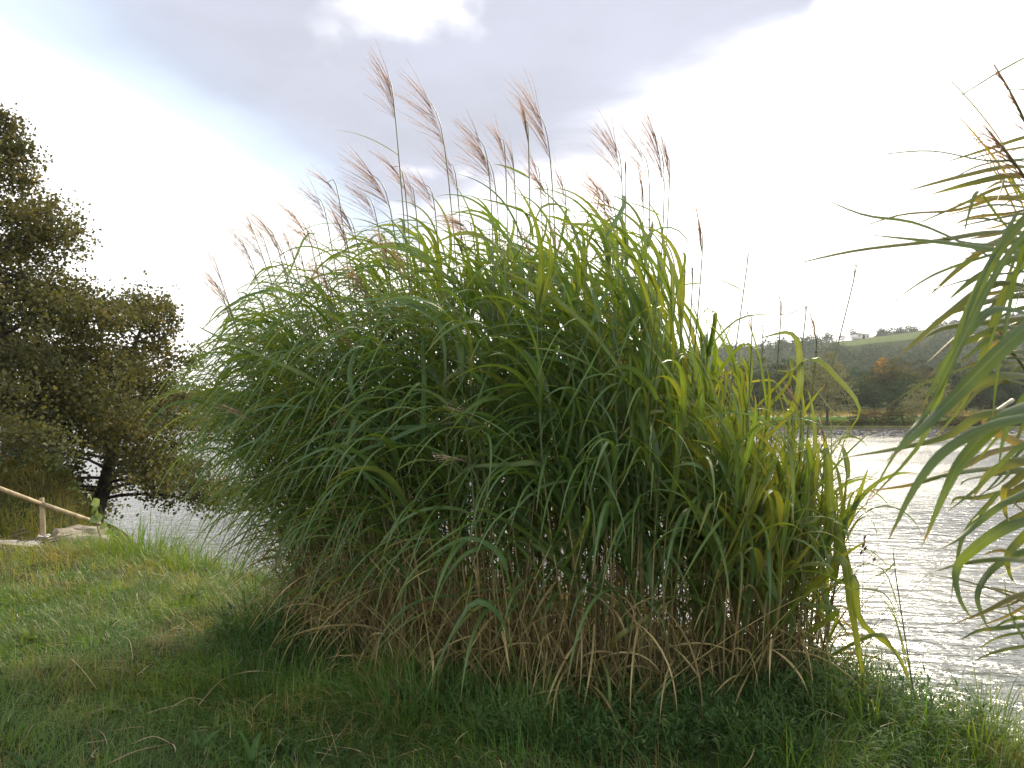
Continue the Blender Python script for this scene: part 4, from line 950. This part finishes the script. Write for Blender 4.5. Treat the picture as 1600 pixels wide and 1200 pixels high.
bank_tree((-8.9, 16.4, gz(-8.9, 16.4) + 0.2), 4.6, np.array([(-0.5, 3.2), (0.2, 3.5), (1.0, 3.3), (2.0, 2.4), (3.0, 1.5), (4.6, .3)]), 9,
          'lower dark broadleaf tree leaning over the water behind the tall one', 60, 0.076, 0.16, (1.0, 0.3), 0.05, 0.74)

# brown-green growth on the mound
def mound_growth():
    r = np.random.default_rng(77)
    n = 30000
    x = r.uniform(-13, -6.3, n); y = r.uniform(10.7, 15.0, n)
    k = (land_s(x, y) > 0.08) & (x < -6.2); x, y = x[k], y[k]; n = len(x)
    th = r.uniform(0, 6.28, n); out = np.stack([np.cos(th) + 0.2, np.sin(th) - 0.5], 1); out = norm(out); el = r.normal(R(58), R(20), n)
    L = r.uniform(0.10, 0.30, n) * (0.6 + 0.9 * vnoise(x, y, 1.6, 3))
    Cn, T = centerlines(np.stack([x, y, ground_z(x, y) - 0.01], 1), np.stack([out[:, 0] * np.cos(el), out[:, 1] * np.cos(el), np.sin(el)], 1), L, 5, r.uniform(0.5, 2.4, n), np.zeros((n, 3)))
    green = vnoise(x, y, 0.9, 4); ti = np.clip(0.62 * green + 0.25 * sstep(12.0, 14, y) + r.normal(0.02, .16, n), 0, 1)
    V, F, at = blades(Cn, T, np.stack([-out[:, 1], out[:, 0], np.zeros(n)], 1), r.uniform(0.006, 0.014, n), tint=ti, cols=2, twist=r.normal(0, .8, n))
    o = obj('bank_growth', blade_mesh('bank_growth', V, F, at, M['bank_grass'])); tag(o, 'olive and brown rough grass covering the mound under the trees', kind='stuff')
    # ivy-like leaves round the trunk foot
    n = 420; x = r.normal(-8.3, 0.55, n); y = r.normal(13.7, 0.25, n); k = land_s(x, y) > 0.05; x, y = x[k], y[k]; n = len(x)
    pos = np.stack([x, y, ground_z(x, y) + 0.05 + 0.4 * r.random(n)], 1); nn = r.normal(0, .6, (n, 3)); nn[:, 1] -= .5; nn[:, 2] += .6
    V, F, ti = leaf_cards(pos, nn, r.uniform(0.05, 0.09, n), r, r.uniform(.2, 1, n) * 0.8 + .1)
    o = obj('undergrowth', mesh('undergrowth', V, [F], M['bramble'], {'tint': ti})); tag(o, 'low leafy undergrowth at the foot of the tall tree', kind='stuff')
mound_growth()

# ------------------------------------------------------------------ handrail, stones, slab, brush, bramble
def handrail():
    d = 11.0
    top = P(65, 781, d); foot = P(69, 856, d); root = empty('handrail', tuple(foot)); tag(root, 'pale wooden handrail on a round post going down to the water', 'handrail')
    rl = foot
    post = catmull([foot - np.array([0, 0, 0.35]) - rl, (foot + top) / 2 - rl, top + np.array([0, 0, 0.03]) - rl], 8)
    obj('post', tube_mesh('post', post[None], np.linspace(0.036, 0.032, 8)[None], M['wood'], 12), root)
    a, b, c = P(-90, 728, 9.6), P(66, 786, d - 0.06), P(158, 817, 12.2)
    for p, q in ((a, b), (b, c)):
        pts = np.stack([p + (q - p) * t + np.array([0, -0.045, 0.0]) - rl for t in np.linspace(0, 1, 6)])
        obj('rail', tube_mesh('rail', pts[None], np.linspace(0.032, 0.028, 6)[None], M['wood'], 10), root)
    # the cloth tie near the foot
    w = P(67, 838, d - 0.02) - rl
    ang = np.linspace(0, 2 * np.pi, 13)
    ring = np.stack([w[0] + 0.066 * np.cos(ang), w[1] + 0.02 + 0.066 * np.sin(ang), w[2] + 0.012 * np.sin(2 * ang)], 1)
    obj('tie', tube_mesh('tie', ring[None], np.full((1, 13), 0.016), M['white'], 6), root)
    e = w + np.array([0.05, -0.05, 0.0])
    obj('tie', tube_mesh('tie', catmull([e, e + np.array([.05, -.01, .03]), e + np.array([.09, 0, .02])], 6)[None], np.full((1, 6), 0.011), M['white'], 5), root)
handrail()

def rock(name, c, sx, sy, sz, seed, mat, label, cat='stone', group=None, rot=0.0, tilt=0.0):
    import bmesh
    r = np.random.default_rng(seed)
    bm = bmesh.new(); bmesh.ops.create_cube(bm, size=1.0)
    bmesh.ops.bevel(bm, geom=list(bm.edges), offset=0.16, segments=1, affect='EDGES')
    bmesh.ops.subdivide_edges(bm, edges=list(bm.edges), cuts=1)
    for v in bm.verts:
        v.co.x *= sx; v.co.y *= sy; v.co.z *= sz
        v.co += Vector(r.normal(0, 0.035, 3)) * min(sx, sy)
    me = bpy.data.meshes.new(name); bm.to_mesh(me); bm.free(); me.materials.append(mat)
    o = bpy.data.objects.new(name, me); C.objects.link(o); o.location = c; o.rotation_euler = (tilt, tilt * 0.6, rot)
    tag(o, label, cat, group)
    return o
rock('stone', tuple(P(114, 842, 10.7)), 0.40, 0.34, 0.17, 1, M['stone'], 'large flat-topped brown stone below the handrail', group='stones at the water steps', rot=0.3, tilt=0.16)
rock('stone', tuple(P(100, 834, 11.2)), 0.24, 0.26, 0.15, 2, M['stone'], 'squarish stone wedged behind the large flat-topped one', group='stones at the water steps', rot=0.9)
rock('stone', tuple(P(141, 831, 11.0)), 0.34, 0.3, 0.15, 3, M['stone'], 'grey-brown stone nearest the river beside the bramble shoot', group='stones at the water steps', rot=-0.2, tilt=-0.1)
rock('stone', tuple(P(122, 829, 11.6)), 0.30, 0.3, 0.13, 4, M['stone'], 'low grey stone at the waterline behind the others', group='stones at the water steps', rot=0.5)
rock('stone', tuple(P(150, 846, 10.5)), 0.36, 0.3, 0.16, 6, M['stone'], 'half-hidden stone under the shaggy grass tuft', group='stones at the water steps', rot=0.1)
rock('stone', tuple(P(86, 848, 10.6)), 0.22, 0.2, 0.12, 7, M['stone'], 'small dark stone between the handrail post and the brush pile', group='stones at the water steps', rot=0.6)
rock('paving_slab', tuple(P(4, 860, 9.9)), 0.95, 0.5, 0.2, 8, M['slab'], 'pale grey weathered slab of the path beside the handrail', 'slab', rot=-0.12)
rock('paving_slab', tuple(P(-120, 845, 10.2)), 0.95, 0.6, 0.2, 9, M['slab'], 'second pale path slab, cut by the left edge of the view', 'slab', rot=-0.05)

def brush():
    r = np.random.default_rng(31); n = 260
    c = P(92, 858, 10.2); x = c[0] + r.normal(0, 0.34, n); y = c[1] + r.normal(0, 0.16, n)
    th = r.normal(0.2, 0.8, n); d0 = np.stack([np.cos(th), np.sin(th) * .6, r.normal(0, .2, n)], 1)
    Cn, T = centerlines(np.stack([x - 0.2, y, ground_z(x, y) + 0.02 + 0.16 * r.random(n)], 1), d0, r.uniform(0.2, 0.6, n), 5, r.uniform(0, .6, n), r.normal(0, .4, (n, 3)) * [1, 1, .2])
    o = obj('brush_pile', tube_mesh('brush_pile', Cn, np.full((n, 5), 0.006) * r.uniform(.6, 1.5, n)[:, None], M['twig'], 4)); tag(o, 'heap of dead grey-brown twigs before the stones', kind='stuff')
brush()

def bramble():
    r = np.random.default_rng(5); d = 10.2
    root = empty('bramble_shoot', tuple(P(160, 850, d))); tag(root, 'young shoot with large pale green leaves over the handrail end', 'shrub'); rl = np.array(root.location)
    c = catmull([P(160, 850, d), P(150, 815, d), P(146, 790, d), P(140, 775, d)], 10) - rl
    obj('stem', tube_mesh('stem', c[None], np.linspace(.010, .004, 10)[None], M['twig'], 5), root)
    for (px, py, s) in ((143, 778, .13), (150, 786, .14), (148, 797, .17), (151, 810, .17), (147, 812, .12), (153, 800, .12), (163, 822, .13), (170, 832, .12), (156, 828, .12), (178, 835, .11)):
        p = P(px, py, d - 0.03) - rl
        n = 9; q = s * 0.42
        a = 2 * np.pi * np.arange(n) / n; rad = q * np.where(np.arange(n) == 0, 1.35, 1.0) * r.uniform(0.88, 1.1, n)
        loc = np.stack([rad * np.sin(a), -0.30 * np.abs(rad * np.sin(a)), rad * np.cos(a)], 1)
        from mathutils import Euler
        m3 = np.array(Euler((r.normal(-0.5, 0.5), r.normal(0, 0.9), r.normal(0, 0.7))).to_matrix())
        V = list(p + loc @ m3.T) + [p]; F = [[k, (k + 1) % n, n] for k in range(n)]
        obj('leaf', mesh('leaf', V, [F], M['bramble'], {'tint': np.full(n + 1, r.uniform(.3, 1))}), root)
bramble()

def grass_stalk():
    d = 4.4
    root = empty('grass_stalk', tuple(P(1348, 1085, d))); tag(root, 'thin dry stalk with dark seed clusters standing against the water', 'grass'); rl = np.array(root.location)
    c = catmull([P(1348, 1090, d), P(1347, 980, d), P(1350, 840, d)], 12) - rl
    obj('stem', tube_mesh('stem', c[None], np.linspace(.0022, .0012, 12)[None], M['twig'], 4), root)
    for (px, py) in ((1351, 840), (1350, 848), (1352, 857), (1346, 863), (1349, 852), (1366, 874)):
        a = P(px - 2, py + 4, d) - rl; b = P(px + 2, py - 4, d) - rl
        obj('seed_cluster', tube_mesh('seed_cluster', catmull([a, (a + b) / 2, b], 5)[None], np.array([[.001, .005, .007, .005, .001]]), M['twig'], 6), root)
    d = 4.25
    root = empty('grass_stalk', tuple(P(1425, 1080, d))); tag(root, 'tall slim green reed shoot with a dark pointed tip, right of the seeded stalk', 'grass'); rl = np.array(root.location)
    c = catmull([P(1432, 1110, d), P(1415, 1000, d), P(1400, 900, d), P(1395, 855, d)], 12) - rl
    obj('stem', tube_mesh('stem', c[None], np.array([[.0042, .004, .004, .004, .0038, .0036, .0035, .0034, .003, .003, .0025, .0008]]), M['stem'], 5, np.array([.85])), root)
    for pts in ([(1412, 985), (1385, 930), (1345, 920), (1320, 925)], [(1408, 960), (1380, 890), (1330, 880)], [(1425, 1060), (1400, 970), (1365, 915)], [(1420, 1060), (1398, 960), (1378, 940)], [(1398, 880), (1380, 895), (1355, 905)]):
        Ck = catmull([P(a, b, d + .02) for a, b in pts], 12)[None] - rl; Tk = norm(np.gradient(Ck, axis=1))
        V, F, at = blades(Ck, Tk, norm(np.cross(Tk.mean(1), [[0, -.8, .6]])), np.array([.011]), tint=np.array([.6])); obj('leaf', blade_mesh('leaf', V, F, at, M['blade']), root)
grass_stalk()
# ------------------------------------------------------------------ far bank: trees, shrubs, stones, farm
def far_leaf(name, a, b, c):
    return leaf_mat(name, [(0.0, a), (0.55, b), (1.0, c)], trans=0.2, tcol=(1.2, 1.15, 0.5), rough=1.0, spec=0.0, noise=0.25, nscale=0.35)
M['far_dark'] = far_leaf('dark_crown', (0.028, 0.052, 0.028), (0.050, 0.080, 0.042), (0.085, 0.115, 0.062))
M['far_olive'] = far_leaf('olive_crown', (0.050, 0.060, 0.026), (0.090, 0.098, 0.042), (0.14, 0.14, 0.062))
M['far_willow'] = far_leaf('willow_crown', (0.11, 0.112, 0.058), (0.20, 0.20, 0.105), (0.30, 0.285, 0.16))
M['far_orange'] = far_leaf('autumn_crown', (0.16, 0.08, 0.02), (0.34, 0.19, 0.03), (0.50, 0.30, 0.06))
M['far_brown'] = far_leaf('brown_crown', (0.065, 0.058, 0.028), (0.125, 0.10, 0.045), (0.18, 0.145, 0.07))

def crown_proto(seed, shape, nb, per, leaf):
    """unit-size crown (radius about 1, height about 2, base at z=0): clumps of leaf faces on an uneven outline"""
    r = np.random.default_rng(seed)
    pos, nr, ti = [], [], []
    for k in range(nb):
        u = norm(r.normal(0, 1, 3)); q = r.random() ** 0.4
        z = 1.0 + u[2] * q
        w = np.interp(z, shape[0], shape[1])
        cx, cy = u[0] * q * w, u[1] * q * w
        s = r.uniform(0.16, 0.34)
        d = norm(r.normal(0, 1, (per, 3))); d[:, 2] = np.abs(d[:, 2]) * 0.9 - 0.25
        rad = s * r.uniform(0.65, 1.05, (per, 1))
        pos.append(np.array([cx, cy, z]) + d * rad * np.array([1.1, 1.1, 0.8])); nr.append(d + r.normal(0, .5, (per, 3)))
        ti.append(np.clip(r.normal(0.5, 0.16) + r.normal(0, .14, per), 0, 1))
    pos = np.concatenate(pos); nr = np.concatenate(nr); ti = np.concatenate(ti)
    return leaf_cards(pos, nr, leaf * r.uniform(.7, 1.3, len(pos)), r, ti)
ROUND = ([0, 0.3, 0.8, 1.3, 1.7, 2.0], [0.75, 1.0, 1.05, 0.95, 0.8, 0.5])
TALL = ([0, 0.4, 0.9, 1.4, 1.8, 2.0], [0.8, 1.0, 0.95, 0.75, 0.55, 0.3])
DOME = ([0, 0.3, 0.8, 1.3, 1.7, 2.0], [1.0, 1.15, 1.15, 1.0, 0.85, 0.6])
PROTO = {}
for nm, mt, sh, sd, nb, per, lf in (('dark', 'far_dark', ROUND, 1, 62, 34, .085), ('dark2', 'far_dark', TALL, 2, 62, 34, .08), ('olive', 'far_olive', ROUND, 3, 62, 34, .085), ('olive2', 'far_olive', DOME, 4, 66, 34, .08),
                                    ('brown', 'far_brown', ROUND, 5, 60, 34, .085), ('willow', 'far_willow', DOME, 6, 130, 44, .05), ('orange', 'far_orange', TALL, 7, 40, 34, .10)):
    V, F, ti = crown_proto(sd, sh, nb, per, lf); PROTO[nm] = mesh('crown_' + nm, V, [F], M[mt], {'tint': ti})
def trunk_mesh():
    t = np.linspace(0, 1, 6)
    ps = [np.stack([0.03 * np.sin(t * 5), 0.02 * np.sin(t * 4), t * 1.5 - 0.25], 1)]
    for a in (0.4, 2.3, 4.4):
        ps.append(np.stack([0.55 * t * math.cos(a), 0.55 * t * math.sin(a), 0.35 + 0.9 * t], 1))
    rr = np.array([np.linspace(.07, .025, 6)] + [np.linspace(.03, .008, 6)] * 3)
    return tube_mesh('trunk', np.array(ps), rr, M['bark'], 5)
TRUNK = trunk_mesh()
def far_tree(x, y, rad, h, kind, label, group=None, name='broadleaf_tree', cat='tree', zoff=0.0, rot=None):
    z = float(hill_z(np.array([x]), np.array([y]))[0]) + zoff
    root = empty(name, (x, y, z)); tag(root, label, cat, group)
    root.rotation_euler.z = random.random() * 6.28 if rot is None else rot
    clear = 0.015 * h
    tr = bpy.data.objects.new('trunk', TRUNK); C.objects.link(tr); tr.parent = root; tr.scale = (rad, rad, h * 0.5)
    cr = bpy.data.objects.new('crown', PROTO[kind]); C.objects.link(cr); cr.parent = root; cr.location = (0, 0, clear); cr.scale = (rad, rad, (h - clear) * 0.5); cr['kind'] = 'stuff'
    return root
def at_px(px, v):
    """point on the far shore line seen in photo column px, v metres behind the water's edge"""
    u = (px - 800) / FPX; y = 100.0
    for _ in range(40): y = 0.5 * y + 0.5 * (float(shore_y(u * y)) + v)
    return u * y, y
def ht(px_h, y): return px_h / FPX * y
def far_bank():
    r = np.random.default_rng(41)
    x, y = at_px(1292, 3.2); far_tree(x, y, 3.3, 10.3, 'willow', 'large round pale-olive willow standing on the far waterline, seen just past the silver grass', name='willow_tree', zoff=-0.4)
    x, y = at_px(1235, 3.6); far_tree(x, y, 2.8, 8.6, 'olive', 'olive bushy tree half behind the right shoulder of the silver grass, beside the round willow', zoff=-0.4)
    x, y = at_px(1452, 2.6); far_tree(x, y, 3.1, 6.6, 'willow', 'smaller pale grey-green willow bush on the far waterline behind the near leaves', name='willow_bush', cat='shrub', zoff=-0.4)
    x, y = at_px(1382, 62); far_tree(x, y, 3.4, 6.2, 'orange', 'small tree with bright orange-yellow autumn leaves above the dark wood', zoff=4.6)
    x, y = at_px(1405, 60); far_tree(x, y, 3.4, 6.0, 'brown', 'rusty brown tree right beside the orange-yellow one', zoff=4.0)
    ORD = ['first', 'second', 'third', 'fourth', 'fifth', 'sixth', 'seventh', 'eighth', 'ninth', 'tenth', 'eleventh', 'twelfth', 'thirteenth', 'fourteenth', 'fifteenth', 'sixteenth', 'seventeenth', 'eighteenth', 'nineteenth', 'twentieth'] + [f'{a}-{b}' for a in ('twenty', 'thirty') for b in ('first', 'second', 'third', 'fourth', 'fifth', 'sixth', 'seventh', 'eighth', 'ninth')]
    front_n = back_n = -1; left_n = 0
    # dark row behind the meadow and taller olive ones behind it
    pass
    for px in list(range(1095, 1690, 21)) + list(range(262, 352, 20)):
        x, y = at_px(px + r.uniform(-7, 7), r.uniform(28, 34)); k = r.choice(['dark', 'dark2', 'dark', 'dark2', 'olive'])
        front_n = front_n + 1 if px > 400 else front_n
        lab = f'{ORD[front_n]} tree from the left in the front row behind the far meadow' if px > 400 else f'{ORD[left_n]} low tree on the distant shore right of the bank trees'
        left_n = left_n + (px < 400)
        far_tree(x, y, r.uniform(2.4, 3.5), r.uniform(4.8, 7.0), k, lab, 'trees of the wooded belt')
    for px in list(range(1100, 1690, 24)) + list(range(262, 352, 24)):
        x, y = at_px(px + r.uniform(-9, 9), r.uniform(38, 58)); k = r.choice(['olive', 'olive2', 'brown', 'olive', 'dark'])
        back_n = back_n + 1 if px > 400 else back_n
        lab = f'{ORD[back_n]} taller tree from the left in the wooded belt\'s back row' if px > 400 else f'{ORD[left_n - 5]} taller tree on the distant shore right of the bank trees'
        left_n = left_n + (px < 400)
        far_tree(x, y, r.uniform(3.0, 4.4), r.uniform(7.5, 10.5), k, lab, 'trees of the wooded belt')
    # low bank scrub
    for bi, px in enumerate((1335, 1352, 1372, 1395, 1412, 1490, 1512, 1535, 1560, 1590)):
        x, y = at_px(px + r.uniform(-5, 5), r.uniform(2.4, 4.6)); k = r.choice(['olive', 'dark', 'brown', 'olive2'])
        far_tree(x, y, r.uniform(1.2, 2.1), r.uniform(1.3, 2.3), k, f'{ORD[bi]} scrub bush from the round willow above the pale stones', 'bank scrub bushes', name='scrub_bush', cat='bush', zoff=-0.2)
    # the rest of the wood: nothing of it can be told apart
    def forest(name, label, px, vv, sizes, per, leaf, mats, zo=0.0):
        pos, nr, ti, sz = [], [], [], []
        for a, v, s in zip(px, vv, sizes):
            u = (a - 800) / FPX; yy = 150.0
            for _ in range(30): yy = 0.5 * yy + 0.5 * (float(shore_y(u * yy)) + v)
            xx = u * yy; zz = float(hill_z(np.array([xx]), np.array([yy]))[0])
            d = norm(r.normal(0, 1, (per, 3))); d[:, 2] = np.abs(d[:, 2])
            bump = 1 + 0.22 * np.sin(d[:, 0] * 7 + a) * np.cos(d[:, 1] * 6 + v)
            rad = (r.random(per) ** 0.3 * bump)[:, None]
            pos.append(np.array([xx, yy, zz + zo - s * 0.25]) + d * rad * np.array([s * 0.62, s * 0.62, s * 1.05])); nr.append(d + r.normal(0, .5, (per, 3)))
            ti.append(np.clip(r.normal(.48, .18) + r.normal(0, .12, per), 0, 1)); sz.append(leaf * s * r.uniform(.7, 1.3, per))
        V, F, t = leaf_cards(np.concatenate(pos), np.concatenate(nr), np.concatenate(sz), r, np.concatenate(ti))
        o = obj(name, mesh(name, V, [F], M[mats], {'tint': t})); tag(o, label, kind='stuff')
    n = 230; px = np.concatenate([r.uniform(350, 1095, n // 2), r.uniform(-700, 262, n // 4), r.uniform(1690, 2500, n // 4)]); n = len(px)
    forest('far_wood', 'belt of trees along the far bank behind the silver grass', px, r.uniform(8, 50, n), r.uniform(4.0, 7.5, n), 220, .10, 'far_olive')
    n = 1300; px = r.uniform(-200, 2100, n); v = r.uniform(150, 560, n); u = (px - 800) / FPX
    k = ~((u > FIELD_U[0] - 0.01) & (u < 0.55) & (v > FIELD_V[0] - 40) & (v < 640)); px, v = px[k], v[k]
    px = np.concatenate([px, r.uniform(1300, 1480, 210)]); v = np.concatenate([v, r.uniform(200, 350, 210)]); u = (px - 800) / FPX; n = len(px)
    forest('hill_wood', 'woodland covering the far hillside, greyed by distance', px, v, np.where((u > FIELD_U[0]) & (u < 0.55) & (v > 290), r.uniform(4.5, 6.5, n), r.uniform(6, 10, n)), 120, .16, 'far_dark')
    n = 120; px = np.concatenate([r.uniform(1375, 1420, 18), r.uniform(1180, 1290, 26), r.uniform(1420, 1800, 50), r.uniform(1110, 1180, 20)]); n = len(px)
    forest('ridge_wood', 'line of distant trees along the ridge', px, r.uniform(470, 510, n), r.uniform(5, 7.5, n), 120, .16, 'far_dark')
    for (a, s, k, lab) in ((1336, 9.5, 'dark', 'lone round tree on the ridge beside the farm building'), (1293, 8.5, 'dark', 'dark tree on the ridge left of the bare field'), (1317, 6.5, 'brown', 'small bare-looking tree on the ridge skyline'), (1351, 4.5, 'dark', 'tiny bush on the ridge just behind the farm roof')):
        u = (a - 800) / FPX; yy = 400.0
        for _ in range(40): yy = 0.5 * yy + 0.5 * (float(shore_y(u * yy)) + 520)
        far_tree(u * yy, yy, s * 0.5, s, k, lab)
    # riprap
    n = 1500; x = r.uniform(20, 75, n); v = r.uniform(-0.35, 0.75, n); y = shore_y(x) + v; z = hill_z(x, y) + 0.02
    s = r.uniform(0.10, 0.30, n)
    base = np.array([[1, 0, 0], [0, 1, 0], [-1, 0, 0], [0, -1, 0], [0, 0, .8], [0, 0, -.5]], float)
    V = np.stack([x, y, z], 1)[:, None] + base[None] * s[:, None, None] * r.uniform(.6, 1.3, (n, 6, 1))
    f = np.array([[0, 1, 4], [1, 2, 4], [2, 3, 4], [3, 0, 4], [1, 0, 5], [2, 1, 5], [3, 2, 5], [0, 3, 5]])
    F = (f[None] + (np.arange(n) * 6)[:, None, None]).reshape(-1, 3)
    mm = solid_mat('shore_stone', (0.16, 0.155, 0.145), (0.42, 0.41, 0.39), 2.2, 0.9)
    o = obj('shore_stones', mesh('shore_stones', V.reshape(-1, 3), [F], mm)); tag(o, 'band of pale stones along the far waterline', kind='stuff')
    # tall pale grass strips on the far bank
    n = 16000; x = r.uniform(-20, 90, n); v = np.where(r.random(n) < .55, r.uniform(16, 27, n), r.uniform(1.6, 5.2, n)); y = shore_y(x) + v; z = hill_z(x, y)
    th = r.uniform(0, 6.28, n); out = np.stack([np.cos(th), np.sin(th)], 1); el = r.normal(R(72), R(10), n)
    Cn, T = centerlines(np.stack([x, y, z - .02], 1), np.stack([out[:, 0] * np.cos(el), out[:, 1] * np.cos(el), np.sin(el)], 1), r.uniform(.35, .95, n) * np.where(v > 10, 1, .42), 3, r.uniform(.1, .9, n), np.zeros((n, 3)))
    V, F, at = blades(Cn, T, np.stack([-out[:, 1], out[:, 0], np.zeros(n)], 1), r.uniform(.05, .10, n), tint=np.where(v > 10, r.uniform(.7, 1, n), r.uniform(0, .7, n)), cols=2)
    o = obj('meadow_grass', blade_mesh('meadow_grass', V, F, at, M['bank_grass'])); tag(o, 'tall straw-coloured grass strips on the far bank', kind='stuff')
    # farm building on the ridge
    u = (1346 - 800) / FPX; yy = 400.0
    for _ in range(40): yy = 0.5 * yy + 0.5 * (float(shore_y(u * yy)) + 476)
    xx = u * yy; z = float(hill_z(np.array([xx]), np.array([yy]))[0])
    root = empty('farm_building', (xx, yy, z)); tag(root, 'low white farm building with a pale roof on the ridge across the river', 'building'); root.rotation_euler.z = 0.35
    def box(name, c, s, mat, par=root):
        c = np.array(c); s = np.array(s) / 2
        V = [c + s * np.array([a, b, d]) for d in (-1, 1) for b in (-1, 1) for a in (-1, 1)]
        return obj(name, mesh(name, V, [[[0, 1, 3, 2][::-1], [4, 5, 7, 6], [0, 1, 5, 4], [2, 3, 7, 6][::-1], [1, 3, 7, 5], [0, 2, 6, 4][::-1]]], mat), par)
    wl = solid_mat('whitewash', (.62, .60, .56), (.75, .73, .70), 1, .9); rf = solid_mat('pale_roof', (.34, .33, .33), (.46, .45, .45), 1, .7); dk = solid_mat('dark_opening', (.03, .03, .03), (.05, .05, .05), 1, .6)
    box('wall', (0, 0, 1.4), (11, 6, 3.6), wl)
    for k in (-1, 1):
        V = [(-5.9, k * 3.5, 3.0), (5.9, k * 3.5, 3.0), (5.9, 0, 5.0), (-5.9, 0, 5.0)]; V = V + [(a, b, c + .2) for a, b, c in V]
        obj('roof', mesh('roof', V, [[[0, 1, 2, 3], [7, 6, 5, 4], [0, 4, 5, 1], [1, 5, 6, 2], [2, 6, 7, 3], [3, 7, 4, 0]]], rf), root)
    for a in (-3.6, 3.4): box('window', (a, -3.02, 1.9), (1.2, .1, 1.1), dk)
    box('door', (0, -3.03, 1.3), (2.4, .1, 2.6), dk)
    print('far done')
far_bank()

# ------------------------------------------------------------------ the air between here and the far hills
def haze():
    m, N, L = new_mat('haze_air')
    v = N('ShaderNodeVolumePrincipled'); v.inputs['Color'].default_value = (0.93, 0.95, 1.0, 1); v.inputs['Density'].default_value = 0.00022; v.inputs['Anisotropy'].default_value = 0.2
    o = N('ShaderNodeOutputMaterial'); L(v.outputs[0], o.inputs['Volume'])
    x0, x1, y0, y1, z0, z1 = -1750, 1150, -320, 2300, -6, 105
    V = [(x, y, z) for z in (z0, z1) for y in (y0, y1) for x in (x0, x1)]
    o = obj('haze', mesh('haze', V, [[[0, 2, 3, 1], [4, 5, 7, 6], [0, 1, 5, 4], [2, 6, 7, 3], [1, 3, 7, 5], [0, 4, 6, 2]]], m)); tag(o, 'thin pale haze greying the far hillside', kind='stuff')
haze()
